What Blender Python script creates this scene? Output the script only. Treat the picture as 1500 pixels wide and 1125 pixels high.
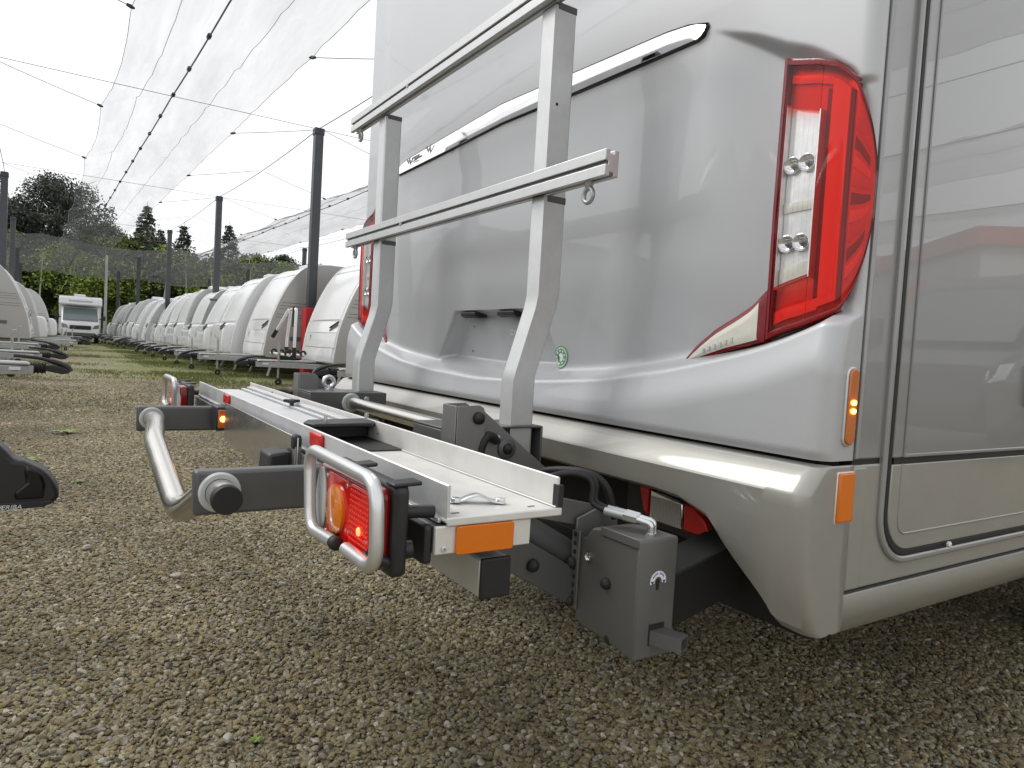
import bpy, bmesh, math, random
import numpy as np
from mathutils import Vector, Matrix
R=random.Random(7); rad=math.radians
for o in list(bpy.data.objects): bpy.data.objects.remove(o)
SC=bpy.context.scene; COL=SC.collection
# ------------------------------------------------------------------ camera
cam=bpy.data.cameras.new('camera'); camo=bpy.data.objects.new('camera',cam); COL.objects.link(camo)
cam.sensor_width=36; cam.lens=24.27; cam.clip_start=.02; cam.clip_end=3000
RX=Vector((.83891685,-.02339287,-.54375665)); RY=Vector((-.54114646,.07085455,-.83793803)); RZ=Vector((.05812941,.99721232,.04678211))
camo.matrix_world=Matrix.Translation((0,0,1))@Matrix((RX,RY,RZ)).to_4x4()
SC.camera=camo
# ------------------------------------------------------------------ world, sun, exposure
SUN_EL,SUN_AZ=rad(46),rad(132)      # direction the light comes from
w=bpy.data.worlds.new('World'); SC.world=w; w.use_nodes=True
nt=w.node_tree; bg=nt.nodes['Background']
sky=nt.nodes.new('ShaderNodeTexSky'); sky.sky_type='NISHITA'; sky.sun_disc=False
sky.sun_elevation=SUN_EL; sky.sun_rotation=rad(90)-SUN_AZ; sky.dust_density=4; sky.air_density=1.2
hs=nt.nodes.new('ShaderNodeHueSaturation'); hs.inputs['Saturation'].default_value=.12
mx=nt.nodes.new('ShaderNodeMix'); mx.data_type='RGBA'; mx.inputs[0].default_value=.8
nt.links.new(sky.outputs[0],hs.inputs['Color']); nt.links.new(hs.outputs[0],mx.inputs[6])
mx.inputs[7].default_value=(9.3,9.4,9.6,1)
nt.links.new(mx.outputs[2],bg.inputs['Color']); bg.inputs['Strength'].default_value=.1
sl=bpy.data.lights.new('sun','SUN'); sl.energy=1.15; sl.angle=rad(26); sl.color=(1,.97,.92)
so=bpy.data.objects.new('sun',sl); COL.objects.link(so)
sd=Vector((math.cos(SUN_EL)*math.cos(SUN_AZ),math.cos(SUN_EL)*math.sin(SUN_AZ),math.sin(SUN_EL)))
so.rotation_euler=sd.to_track_quat('Z','Y').to_euler()
SC.view_settings.view_transform='Standard'; SC.view_settings.look='None'
SC.view_settings.exposure=.45; SC.view_settings.gamma=1; SC.view_settings.use_curve_mapping=False
SC.render.engine='CYCLES'
try:
    SC.cycles.max_bounces=8; SC.cycles.transparent_max_bounces=24; SC.cycles.caustics_reflective=False; SC.cycles.caustics_refractive=False
except Exception: pass

# ------------------------------------------------------------------ materials
MAT={}
def mat(name,col=(.5,.5,.5),rough=.5,metal=0,coat=0,coat_rough=.03,var=0,vscale=8,bump=0,bscale=200,emit=None,es=0,trans=0,alpha=1,spec=.5,sss=0,rvar=0):
    m=bpy.data.materials.new(name); m.use_nodes=True; n=m.node_tree; p=n.nodes['Principled BSDF']
    p.inputs['Base Color'].default_value=(*col,1); p.inputs['Roughness'].default_value=rough; p.inputs['Metallic'].default_value=metal
    p.inputs['Coat Weight'].default_value=coat; p.inputs['Coat Roughness'].default_value=coat_rough
    p.inputs['Transmission Weight'].default_value=trans; p.inputs['Alpha'].default_value=alpha; p.inputs['Specular IOR Level'].default_value=spec
    if emit: p.inputs['Emission Color'].default_value=(*emit,1); p.inputs['Emission Strength'].default_value=es
    if var or bump or rvar:
        tc=n.nodes.new('ShaderNodeTexCoord')
    if var or rvar:
        t=n.nodes.new('ShaderNodeTexNoise'); t.inputs['Scale'].default_value=vscale; t.inputs['Detail'].default_value=6; t.inputs['Roughness'].default_value=.65
        n.links.new(tc.outputs['Object'],t.inputs['Vector'])
    if var:
        cr=n.nodes.new('ShaderNodeMapRange'); cr.inputs[1].default_value=.3; cr.inputs[2].default_value=.7; cr.inputs[3].default_value=1-var; cr.inputs[4].default_value=1+var
        mu=n.nodes.new('ShaderNodeMix'); mu.data_type='RGBA'; mu.blend_type='MULTIPLY'; mu.inputs[0].default_value=1; mu.inputs[6].default_value=(*col,1)
        n.links.new(t.outputs['Fac'],cr.inputs[0]); n.links.new(cr.outputs[0],mu.inputs[7]); n.links.new(mu.outputs[2],p.inputs['Base Color'])
    if rvar:
        rr=n.nodes.new('ShaderNodeMapRange'); rr.inputs[1].default_value=.3; rr.inputs[2].default_value=.7; rr.inputs[3].default_value=max(.01,rough-rvar); rr.inputs[4].default_value=rough+rvar
        n.links.new(t.outputs['Fac'],rr.inputs[0]); n.links.new(rr.outputs[0],p.inputs['Roughness'])
    if bump:
        t2=n.nodes.new('ShaderNodeTexNoise'); t2.inputs['Scale'].default_value=bscale; t2.inputs['Detail'].default_value=4
        b=n.nodes.new('ShaderNodeBump'); b.inputs['Strength'].default_value=bump; b.inputs['Distance'].default_value=.002
        n.links.new(tc.outputs['Object'],t2.inputs['Vector']); n.links.new(t2.outputs['Fac'],b.inputs['Height']); n.links.new(b.outputs[0],p.inputs['Normal'])
    MAT[name]=m; return m
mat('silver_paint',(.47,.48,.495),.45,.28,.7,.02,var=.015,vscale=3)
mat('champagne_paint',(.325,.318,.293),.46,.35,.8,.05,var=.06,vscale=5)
mat('silver_in_shade',(.30,.303,.305),.42,.3,1,.012,var=.03,vscale=2)  # the tail's silver again, base darkened for the side in shade
mat('chrome',(.9,.9,.9),.04,1)
mat('black_plastic',(.018,.018,.02),.45,bump=.15,bscale=500)
mat('black_gloss',(.008,.008,.009),.15)
mat('rubber',(.012,.012,.012),.6)
mat('underbody',(.012,.012,.012),.8)
mat('red_lens',(.66,.008,.005),.10,0,.35,.02,spec=.3)
mat('red_lens_bright',(.85,.022,.010),.15,0,.2,.02,spec=.3)
mat('red_lens_dark',(.20,.003,.004),.12,0,.5,.02,spec=.3,bump=.6,bscale=60)
mat('red_border',(.20,.004,.010),.25,0,.6)
mat('white_lens',(.72,.70,.62),.15,0,1,.02,var=.05,vscale=30)
mat('lamp_inner',(.62,.5,.5),.35,.2,var=.1,vscale=30); mat('lamp_white',(.86,.84,.84),.3); mat('lamp_shade',(.22,.2,.2),.3,.3)
mat('window_plate',(.88,.88,.88),.16,.35,.5,var=.12,vscale=45)
mat('reflector_bowl',(.8,.8,.8),.12,.9)
mat('orange_lens',(.75,.2,.01),.15,0,1,.02)
mat('orange_reflector',(.72,.17,.002),.25,0,.15,bump=.3,bscale=900)
mat('amber_glow',(.9,.35,.02),.2,emit=(1,.42,.06),es=9)
mat('amber_dim',(.55,.14,.01),.15,0,1,.02,bump=.4,bscale=700)
mat('red_glow',(.9,.03,.02),.2,emit=(1,.1,.03),es=5)
mat('red_reflector',(.65,.010,.006),.2,0,.2,bump=.3,bscale=900)
mat('alu_rail',(.68,.69,.70),.40,.5,bump=.06,bscale=300,var=.06,vscale=14,rvar=.06)
mat('alu_white',(.71,.70,.67),.45,.25,var=.07,vscale=14,rvar=.06)
mat('alu_frame',(.62,.63,.63),.34,.6,var=.05,vscale=25,bump=.06,bscale=400)
mat('alu_brushed',(.62,.62,.61),.24,.95,rvar=.05,vscale=30)
mat('steel_tube',(.66,.64,.60),.22,1,rvar=.05,vscale=20)
mat('guard_tube',(.68,.69,.69),.3,.75)
mat('grey_steel',(.115,.118,.118),.42,.4,var=.05,vscale=15,bump=.08,bscale=250)
mat('grey_steel_light',(.215,.215,.213),.42,.45,var=.05,vscale=15)
mat('box_steel',(.135,.135,.13),.5,.35,var=.06,vscale=10,bump=.08,bscale=250)
mat('washer',(.55,.57,.56),.5)
mat('zinc',(.68,.70,.72),.25,1)
mat('paper',(.8,.82,.84),.5)
mat('blue_ink',(.03,.07,.3),.5)
mat('green_print',(.12,.33,.16),.5)
mat('grey_print',(.55,.56,.57),.4)
mat('caravan_white',(.80,.81,.82),.22,0,.5,.03)
mat('caravan_lid',(.83,.835,.84),.18,0,.6,.03)
mat('caravan_front',(.74,.75,.75),.32,0,.3,.08)
mat('caravan_grey',(.34,.345,.35),.35,.2,.4,.1)
mat('caravan_warm',(.43,.42,.405),.4,.2,.3,.1)
mat('caravan_silver',(.55,.56,.56),.35,.3,.4,.1)
mat('stripe_dark',(.12,.12,.125),.4)
mat('galvanised',(.42,.43,.44),.45,.6,var=.12,vscale=20)
mat('cover_grey',(.46,.47,.47),.45)
mat('window_dark',(.02,.025,.03),.06,0,0)
mat('windscreen',(.16,.20,.20),.06,0,1)
mat('pole_paint',(.055,.058,.065),.45,.2,var=.1,vscale=6)
mat('pole_cap',(.03,.032,.05),.5)
mat('red_pad',(.5,.02,.025),.55,bump=.2,bscale=20)
mat('cable',(.06,.06,.065),.5,.4)
mat('clip',(.02,.02,.022),.5)
mat('post_light',(.42,.43,.42),.5)
mat('bark',(.10,.085,.07),.9,var=.3,vscale=3)
mat('birch_bark',(.48,.46,.41),.8,var=.35,vscale=2)
mat('stone_pale',(.40,.38,.33),.8,var=.2,vscale=3)
mat('red_fascia',(.5,.09,.05),.4); mat('building_wall',(.62,.62,.60),.7); mat('van_paint',(.05,.053,.055),.3,.3,1)
mat('orange_sign',(.7,.2,.06),.5)
def leafmat(name,c1,c2):
    m=mat(name,c1,.6); n=m.node_tree; p=n.nodes['Principled BSDF']
    oi=n.nodes.new('ShaderNodeNewGeometry'); mu=n.nodes.new('ShaderNodeMix'); mu.data_type='RGBA'
    mu.inputs[6].default_value=(*c1,1); mu.inputs[7].default_value=(*c2,1)
    n.links.new(oi.outputs['Random Per Island'],mu.inputs[0]); n.links.new(mu.outputs[2],p.inputs['Base Color'])
    return m
leafmat('leaf_spruce',(.028,.045,.03),(.06,.08,.05)); leafmat('leaf_pine',(.035,.05,.035),(.07,.085,.06))
leafmat('leaf_fresh',(.10,.17,.022),(.22,.30,.04)); leafmat('leaf_mid',(.05,.09,.018),(.12,.17,.03)); leafmat('leaf_dark',(.03,.045,.022),(.07,.09,.035))
leafmat('grass_blade',(.09,.12,.02),(.20,.22,.06)); leafmat('weed_leaf',(.10,.2,.02),(.2,.3,.04))
# net: woven shade cloth, part open
def netmat(name,lo,hi):
    m=bpy.data.materials.new(name); m.use_nodes=True; n=m.node_tree; n.nodes.clear()
    out=n.nodes.new('ShaderNodeOutputMaterial'); mix=n.nodes.new('ShaderNodeMixShader'); tr=n.nodes.new('ShaderNodeBsdfTransparent')
    df=n.nodes.new('ShaderNodeBsdfDiffuse'); df.inputs[0].default_value=(.06,.06,.062,1); tl=n.nodes.new('ShaderNodeBsdfTranslucent'); tl.inputs[0].default_value=(.09,.09,.092,1)
    ad=n.nodes.new('ShaderNodeAddShader'); n.links.new(df.outputs[0],ad.inputs[0]); n.links.new(tl.outputs[0],ad.inputs[1])
    tc=n.nodes.new('ShaderNodeTexCoord'); mp=n.nodes.new('ShaderNodeMapping'); mp.inputs['Scale'].default_value=(2.2,.25,1)
    no=n.nodes.new('ShaderNodeTexNoise'); no.inputs['Scale'].default_value=1.3; no.inputs['Detail'].default_value=7; no.inputs['Roughness'].default_value=.6
    mr=n.nodes.new('ShaderNodeMapRange'); mr.inputs[1].default_value=.3; mr.inputs[2].default_value=.75; mr.inputs[3].default_value=lo; mr.inputs[4].default_value=hi
    n.links.new(tc.outputs['Object'],mp.inputs[0]); n.links.new(mp.outputs[0],no.inputs['Vector']); n.links.new(no.outputs['Fac'],mr.inputs[0])
    n.links.new(mr.outputs[0],mix.inputs[0]); n.links.new(tr.outputs[0],mix.inputs[1]); n.links.new(ad.outputs[0],mix.inputs[2]); n.links.new(mix.outputs[0],out.inputs[0])
    MAT[name]=m
netmat('hail_net',.17,.38); netmat('hail_net_dense',.32,.52)
def glassmat(name,tint):
    m=bpy.data.materials.new(name); m.use_nodes=True; n=m.node_tree; n.nodes.clear()
    out=n.nodes.new('ShaderNodeOutputMaterial'); mix=n.nodes.new('ShaderNodeMixShader'); tr=n.nodes.new('ShaderNodeBsdfTransparent'); tr.inputs[0].default_value=(*tint,1)
    gl=n.nodes.new('ShaderNodeBsdfGlossy'); gl.inputs['Roughness'].default_value=.02; lw=n.nodes.new('ShaderNodeLayerWeight'); lw.inputs[0].default_value=.5; pw=n.nodes.new('ShaderNodeMath'); pw.operation='POWER'; pw.inputs[1].default_value=4.5; fr=n.nodes.new('ShaderNodeMath'); fr.operation='MULTIPLY_ADD'; fr.inputs[1].default_value=.85; fr.inputs[2].default_value=.04
    n.links.new(lw.outputs['Facing'],pw.inputs[0]); n.links.new(pw.outputs[0],fr.inputs[0]); n.links.new(fr.outputs[0],mix.inputs[0]); n.links.new(tr.outputs[0],mix.inputs[1]); n.links.new(gl.outputs[0],mix.inputs[2]); n.links.new(mix.outputs[0],out.inputs[0])
    MAT[name]=m
glassmat('clear_cover',(.95,.95,.95)); glassmat('red_cover',(.96,.15,.11))
def gravelmats():
    def ramp(n,stops):
        c=n.nodes.new('ShaderNodeValToRGB'); e=c.color_ramp.elements
        e[0].position=stops[0][0]; e[0].color=(*stops[0][1],1); e[1].position=stops[-1][0]; e[1].color=(*stops[-1][1],1)
        for p,cc in stops[1:-1]:
            k=e.new(p); k.color=(*cc,1)
        return c
    stops=[(0,(.075,.062,.040)),(.13,(.155,.126,.064)),(.28,(.255,.212,.112)),(.42,(.18,.158,.105)),(.56,(.315,.262,.135)),(.68,(.20,.145,.062)),(.80,(.25,.238,.20)),(.90,(.33,.295,.205)),(.97,(.40,.365,.28)),(1,(.50,.465,.39))]
    m=bpy.data.materials.new('pebble'); m.use_nodes=True; n=m.node_tree; p=n.nodes['Principled BSDF']; p.inputs['Roughness'].default_value=.75
    oi=n.nodes.new('ShaderNodeObjectInfo'); c=ramp(n,stops); n.links.new(oi.outputs['Random'],c.inputs[0])
    tc=n.nodes.new('ShaderNodeTexCoord'); no=n.nodes.new('ShaderNodeTexNoise'); no.inputs['Scale'].default_value=2.5; no.inputs['Detail'].default_value=5
    mr=n.nodes.new('ShaderNodeMapRange'); mr.inputs[1].default_value=.3; mr.inputs[2].default_value=.7; mr.inputs[3].default_value=.75; mr.inputs[4].default_value=1.25
    mu=n.nodes.new('ShaderNodeMix'); mu.data_type='RGBA'; mu.blend_type='MULTIPLY'; mu.inputs[0].default_value=1
    n.links.new(tc.outputs['Object'],no.inputs['Vector']); n.links.new(no.outputs['Fac'],mr.inputs[0]); n.links.new(c.outputs[0],mu.inputs[6]); n.links.new(mr.outputs[0],mu.inputs[7])
    ge=n.nodes.new('ShaderNodeNewGeometry'); n2=n.nodes.new('ShaderNodeTexNoise'); n2.inputs['Scale'].default_value=1.1; n2.inputs['Detail'].default_value=5; n.links.new(ge.outputs['Position'],n2.inputs['Vector'])
    m2=n.nodes.new('ShaderNodeMapRange'); m2.inputs[1].default_value=.35; m2.inputs[2].default_value=.65; m2.inputs[3].default_value=.78; m2.inputs[4].default_value=1.22; n.links.new(n2.outputs['Fac'],m2.inputs[0])
    mu2=n.nodes.new('ShaderNodeMix'); mu2.data_type='RGBA'; mu2.blend_type='MULTIPLY'; mu2.inputs[0].default_value=1; n.links.new(mu.outputs[2],mu2.inputs[6]); n.links.new(m2.outputs[0],mu2.inputs[7]); n.links.new(mu2.outputs[2],p.inputs['Base Color'])
    MAT['pebble']=m
    m=bpy.data.materials.new('gravel_ground'); m.use_nodes=True; n=m.node_tree; p=n.nodes['Principled BSDF']; p.inputs['Roughness'].default_value=.85
    tc=n.nodes.new('ShaderNodeTexCoord'); vo=n.nodes.new('ShaderNodeTexVoronoi'); vo.inputs['Scale'].default_value=58
    n.links.new(tc.outputs['Object'],vo.inputs['Vector']); sp=n.nodes.new('ShaderNodeSeparateColor'); n.links.new(vo.outputs['Color'],sp.inputs[0])
    c=ramp(n,stops); n.links.new(sp.outputs[0],c.inputs[0])
    # moss and thin grass in broad patches
    g=n.nodes.new('ShaderNodeTexNoise'); g.inputs['Scale'].default_value=.55; g.inputs['Detail'].default_value=8; g.inputs['Roughness'].default_value=.62
    mp=n.nodes.new('ShaderNodeMapping'); mp.inputs['Scale'].default_value=(.5,1.2,1); mp.inputs['Location'].default_value=(3.1,.7,0); n.links.new(tc.outputs['Object'],mp.inputs[0]); n.links.new(mp.outputs[0],g.inputs['Vector'])
    gy=n.nodes.new('ShaderNodeSeparateXYZ'); n.links.new(tc.outputs['Object'],gy.inputs[0])
    yr=n.nodes.new('ShaderNodeMapRange'); yr.inputs[1].default_value=6; yr.inputs[2].default_value=15; yr.inputs[3].default_value=-.25; yr.inputs[4].default_value=.06; n.links.new(gy.outputs[1],yr.inputs[0])
    a0=n.nodes.new('ShaderNodeMath'); a0.operation='ADD'; n.links.new(g.outputs['Fac'],a0.inputs[0]); n.links.new(yr.outputs[0],a0.inputs[1])
    xr=n.nodes.new('ShaderNodeMapRange'); xr.inputs[1].default_value=.8; xr.inputs[2].default_value=2.6; xr.inputs[3].default_value=-.02; xr.inputs[4].default_value=.13; n.links.new(gy.outputs[0],xr.inputs[0])
    a=n.nodes.new('ShaderNodeMath'); a.operation='ADD'; n.links.new(a0.outputs[0],a.inputs[0]); n.links.new(xr.outputs[0],a.inputs[1])
    mr=n.nodes.new('ShaderNodeMapRange'); mr.inputs[1].default_value=.52; mr.inputs[2].default_value=.62; mr.inputs[3].default_value=0; mr.inputs[4].default_value=.75; n.links.new(a.outputs[0],mr.inputs[0])
    mu=n.nodes.new('ShaderNodeMix'); mu.data_type='RGBA'; mu.inputs[7].default_value=(.14,.155,.03,1)
    n.links.new(mr.outputs[0],mu.inputs[0]); n.links.new(c.outputs[0],mu.inputs[6]); n.links.new(mu.outputs[2],p.inputs['Base Color'])
    b=n.nodes.new('ShaderNodeBump'); b.inputs['Strength'].default_value=.9; b.inputs['Distance'].default_value=.012; b.invert=True
    n.links.new(vo.outputs['Distance'],b.inputs['Height']); n.links.new(b.outputs[0],p.inputs['Normal'])
    MAT['gravel_ground']=m
gravelmats()

# ------------------------------------------------------------------ mesh helpers
class MB:
    def __init__(s): s.v=[]; s.f=[]
    def add(s,vs,fs):
        b=len(s.v); s.v+= [tuple(v) for v in vs]; s.f+=[tuple(b+i for i in f) for f in fs]; return s
    def box(s,x0,x1,y0,y1,z0,z1):
        vs=[(x,y,z) for x in (x0,x1) for y in (y0,y1) for z in (z0,z1)]
        return s.add(vs,[(0,1,3,2),(4,6,7,5),(0,4,5,1),(2,3,7,6),(0,2,6,4),(1,5,7,3)])
    def prism(s,poly,axis,a,b):
        # polygon in the two other axes (x,z for axis y; y,z for axis x; x,y for axis z)
        def pt(p,t): return {'y':(p[0],t,p[1]),'x':(t,p[0],p[1]),'z':(p[0],p[1],t)}[axis]
        n=len(poly); vs=[pt(p,a) for p in poly]+[pt(p,b) for p in poly]
        fs=[tuple(range(n)),tuple(range(2*n-1,n-1,-1))]+[(i,i+n,(i+1)%n+n,(i+1)%n) for i in range(n)]
        return s.add(vs,fs)
    def tube(s,pts,r,n=12,caps=True,closed=False,scale=None):
        pts=[Vector(p) for p in pts]; m=len(pts); rings=[]; up=None
        for i,p in enumerate(pts):
            if closed: t=(pts[(i+1)%m]-pts[i-1])
            else: t=(pts[min(i+1,m-1)]-pts[max(i-1,0)])
            t.normalize()
            if up is None:
                up=Vector((0,0,1)) if abs(t.z)<.9 else Vector((1,0,0))
            u=(up-t*up.dot(t)); u=u.normalized() if u.length>1e-6 else t.orthogonal().normalized(); v=t.cross(u); up=u
            rr=r[i] if isinstance(r,(list,tuple)) else r
            rings.append([p+(u*math.cos(2*math.pi*k/n)+v*math.sin(2*math.pi*k/n))*rr for k in range(n)])
        vs=[q for g in rings for q in g]; fs=[]
        for i in range(m if closed else m-1):
            j=(i+1)%m
            for k in range(n): fs.append((i*n+k,i*n+(k+1)%n,j*n+(k+1)%n,j*n+k))
        if caps and not closed: fs+= [tuple(range(n-1,-1,-1)),tuple((m-1)*n+k for k in range(n))]
        return s.add(vs,fs)
    def bar(s,p,q,wd,ht,up=(0,0,1)):
        p,q=Vector(p),Vector(q); t=(q-p).normalized(); u=Vector(up); u=(u-t*u.dot(t)).normalized(); v=t.cross(u)
        vs=[e+v*a*wd/2+u*b*ht/2 for e in (p,q) for a in (-1,1) for b in (-1,1)]
        return s.add(vs,[(0,1,3,2),(4,6,7,5),(0,4,5,1),(2,3,7,6),(0,2,6,4),(1,5,7,3)])
    def lathe(s,prof,c,axis=(0,0,1),n=20):
        a=Vector(axis).normalized(); u=a.orthogonal().normalized(); v=a.cross(u); c=Vector(c); vs=[]; fs=[]
        for (h,r) in prof:
            for k in range(n):
                t=2*math.pi*k/n; vs.append(c+a*h+(u*math.cos(t)+v*math.sin(t))*max(r,1e-5))
        for i in range(len(prof)-1):
            for k in range(n): fs.append((i*n+k,i*n+(k+1)%n,(i+1)*n+(k+1)%n,(i+1)*n+k))
        return s.add(vs,fs)
    def grid(s,P,closed=False):
        r=len(P); c=len(P[0]); vs=[p for row in P for p in row]
        fs=[(i*c+j,i*c+j+1,(i+1)*c+j+1,(i+1)*c+j) for i in range(r-1) for j in range(c-1)]
        return s.add(vs,fs)
    def mesh(s,name):
        me=bpy.data.meshes.new(name); me.from_pydata(s.v,[],s.f); me.update()
        bm=bmesh.new(); bm.from_mesh(me); bmesh.ops.recalc_face_normals(bm,faces=bm.faces); bm.to_mesh(me); bm.free()
        return me
    def build(s,name,m,parent=None,bevel=0,smooth=None,seg=2,solid=0,loc=None):
        me=s.mesh(name); me.materials.append(MAT[m])
        o=bpy.data.objects.new(name,me); COL.objects.link(o)
        if parent: o.parent=parent
        if loc: o.location=loc
        if smooth is not None:
            for p in me.polygons: p.use_smooth=True
            try: me.set_sharp_from_angle(angle=rad(smooth))
            except Exception: pass
        if solid:
            md=o.modifiers.new('thickness','SOLIDIFY'); md.thickness=solid; md.offset=0
        if bevel:
            md=o.modifiers.new('bevel','BEVEL'); md.width=bevel; md.segments=seg; md.limit_method='ANGLE'; md.angle_limit=rad(35)
            for p in me.polygons: p.use_smooth=True
            try: me.set_sharp_from_angle(angle=rad(80))
            except Exception: pass
            md.harden_normals=False
        return o
def tag(o,label,cat=None,group=None,kind=None):
    if label: o['label']=label
    if cat: o['category']=cat
    if group: o['group']=group
    if kind: o['kind']=kind
    return o
def empty(name,loc=(0,0,0),rz=0):
    o=bpy.data.objects.new(name,None); COL.objects.link(o); o.location=loc; o.rotation_euler=(0,0,rz); o.empty_display_size=.2
    return o
def copy_tree(o,parent=None):
    c=o.copy(); COL.objects.link(c); c.parent=parent
    for ch in list(o.children): copy_tree(ch,c)
    return c
def text(name,body,size,m,parent,mw,ext=.0004):
    cu=bpy.data.curves.new(name,'FONT'); cu.body=body; cu.size=size; cu.extrude=ext; cu.align_x='LEFT'; cu.shear=.25
    t=bpy.data.objects.new(name+'_c',cu); COL.objects.link(t); bpy.context.view_layer.update()
    me=bpy.data.meshes.new_from_object(t.evaluated_get(bpy.context.evaluated_depsgraph_get())); bpy.data.objects.remove(t)
    me.materials.clear(); me.materials.append(MAT[m]); o=bpy.data.objects.new(name,me); COL.objects.link(o); o.parent=parent; o.matrix_world=mw; return o
def S(t): t=max(0,min(1,t)); return t*t*(3-2*t)
def lerp(pts,x):
    if x<=pts[0][0]: return pts[0][1]
    for (a,b),(c,d) in zip(pts,pts[1:]):
        if x<=c: return b+(d-b)*(x-a)/(c-a)
    return pts[-1][1]
class Smooth:
    def __init__(s,pts,wd):
        lo,hi=pts[0][0],pts[-1][0]; n=400; xs=[lo+(hi-lo)*k/n for k in range(n+1)]
        s.lo,s.hi,s.n=lo,hi,n; s.v=[]
        for x in xs:
            acc=0; wt=0
            for j in range(-8,9):
                f=math.exp(-(j/4)**2); acc+=lerp(pts,x+wd*j/8)*f; wt+=f
            s.v.append(acc/wt)
    def __call__(s,x):
        t=(x-s.lo)/(s.hi-s.lo)*s.n; t=max(0,min(s.n-1e-6,t)); i=int(t); return s.v[i]+(s.v[i+1]-s.v[i])*(t-i)
def catmull(pts,n=8,closed=False):
    P=[Vector(p) for p in pts]; out=[]; m=len(P)
    for i in range(m if closed else m-1):
        a=P[(i-1)%m] if closed or i else P[0]*2-P[1]; b=P[i]; c=P[(i+1)%m]; d=P[(i+2)%m] if closed or i+2<m else P[-1]*2-P[-2]
        for k in range(n):
            t=k/n; out.append(.5*((2*b)+(c-a)*t+(2*a-5*b+4*c-d)*t*t+(3*b-a-3*c+d)*t**3))
    if not closed: out.append(P[-1])
    return out
def fillet(pts,r,n=5,closed=False):
    P=[Vector(p) for p in pts]; m=len(P); out=[]
    for i,p in enumerate(P):
        if not closed and i in (0,m-1): out.append(p); continue
        a=P[i-1]; b=P[(i+1)%m]; d1=(a-p); d2=(b-p); rr=min(r,d1.length*.45,d2.length*.45)
        s=p+d1.normalized()*rr; e=p+d2.normalized()*rr
        for k in range(n+1):
            t=k/n; out.append(s*(1-t)**2+p*2*t*(1-t)+e*t*t)
    return out
def rrect(y0,y1,z0,z1,r,n=6):
    pts=[]
    for cx,cz,a in ((y1-r,z1-r,0),(y0+r,z1-r,90),(y0+r,z0+r,180),(y1-r,z0+r,270)):
        for k in range(n+1):
            t=rad(a+90*k/n); pts.append((cx+r*math.cos(t),cz+r*math.sin(t)))
    return pts
def ring2d(mb,outer,inner,axis,a,b):
    n=len(outer)
    def pt(p,t): return {'y':(p[0],t,p[1]),'x':(t,p[0],p[1]),'z':(p[0],p[1],t)}[axis]
    vs=[pt(p,a) for p in outer]+[pt(p,a) for p in inner]+[pt(p,b) for p in outer]+[pt(p,b) for p in inner]; fs=[]
    for i in range(n):
        j=(i+1)%n
        fs+=[(i,j,n+j,n+i),(2*n+i,3*n+i,3*n+j,2*n+j),(i,2*n+i,2*n+j,j),(n+i,n+j,3*n+j,3*n+i)]
    return mb.add(vs,fs)
# ------------------------------------------------------------------ setting: ground
g=MB(); g.box(-400,400,-300,600,-.3,-.012); tag(g.build('ground','gravel_ground'),'grey and tan gravel yard with mossy patches running to the trees',kind='structure')

# ------------------------------------------------------------------ motorhome
YN,YF,YC=.648,2.924,1.786
mh=tag(empty('motorhome',(4.2,YC,0)),'large silver and champagne motorhome seen from its rear corner','motorhome')
def part(mb,name,m,parent,**k):
    o=mb.build(name,m,None,**k); o.parent=parent
    root=parent
    if root.type=='EMPTY': o.matrix_parent_inverse=Matrix.Translation(Vector(root.location)).inverted()
    return o
LIP_=[(-.3,.945),(0,.935),(.3,.945),(.57,.966),(.78,.999),(.99,1.048),(1.1,1.090),(1.14,1.11),(1.3,1.13)]
RIDGE_=[(.79,1.67),(.90,1.605),(.965,1.558),(1.03,1.535),(1.075,1.508),(1.105,1.485),(1.14,1.40),(1.3,1.36)]
LIP=Smooth(LIP_,.10); RIDGE=Smooth(RIDGE_,.03); WC=Smooth([(.8,.60),(.9,.62),(1.0,.67),(1.33,.75),(1.67,.80),(1.9,.82)],.15)
def rearX(w_,z):
    zl=LIP(w_); x=1.07
    # soft bow of the whole tail, plus bumper roll below the lip line
    x+=.012*(w_/1.138)**2
    b=S((zl-z+.012)/.034); x-=b*.046+.016*S((zl-z)/.10)
    x+=.006*S((.868-z)/.02)
    lip=math.exp(-((z-zl-.006)/.012)**2); x-=.003*lip
    up=1-b
    # centre panel set in a little, its edge running down towards the lip
    wc=WC(z)
    x+=up*.008*S((wc-w_)/.13)*S((1.69-z)/.12)
    # hollow running into the lamp
    ra=max(0,min(1,(w_-.785)/.17)); zt=RIDGE(w_)
    th=.030*ra*(1-.6*S((w_-.97)/.12)); top=S((zt+th-z)/(th+.004))
    fade=1-S((w_-1.06)/.07)
    x+=up*.030*S(ra)*top*max(fade,.25)
    # number plate recess
    hw=.25+(1.124-z)*.62
    x+=.050*S((hw-w_)/.028)*S((1.124-z)/.016)*S((z-zl-.004)/.03)
    # rear window surround high up
    x-=.004*S((z-1.86)/.10)*S((1.0-w_)/.10)
    return x
def rear_rows(zs,fn,xe=1.105,ncol=170,r=.030):
    P=[]
    ys=[YN+r+(YC-YN-r)*(k/ncol) for k in range(ncol+1)]
    for z in zs:
        half=[]
        xr=fn(YC-(YN+r),z); xa=min(xr+.030,xe-.002)
        for k in range(5): half.append((xe+(xa-xe)*k/5,YN,z))
        for k in range(11):
            t=k/10*math.pi/2; half.append((xa-(xa-xr)*math.sin(t),YN+r-r*math.cos(t),z))
        for y in ys[1:]: half.append((fn(YC-y,z),y,z))
        other=[(x,2*YC-y,z) for (x,y,z) in half[-2::-1]]
        P.append(half+other)
    return P
zs=[.852+.004*k for k in range(0,225)]+[1.752+.012*k for k in range(96)]
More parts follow.
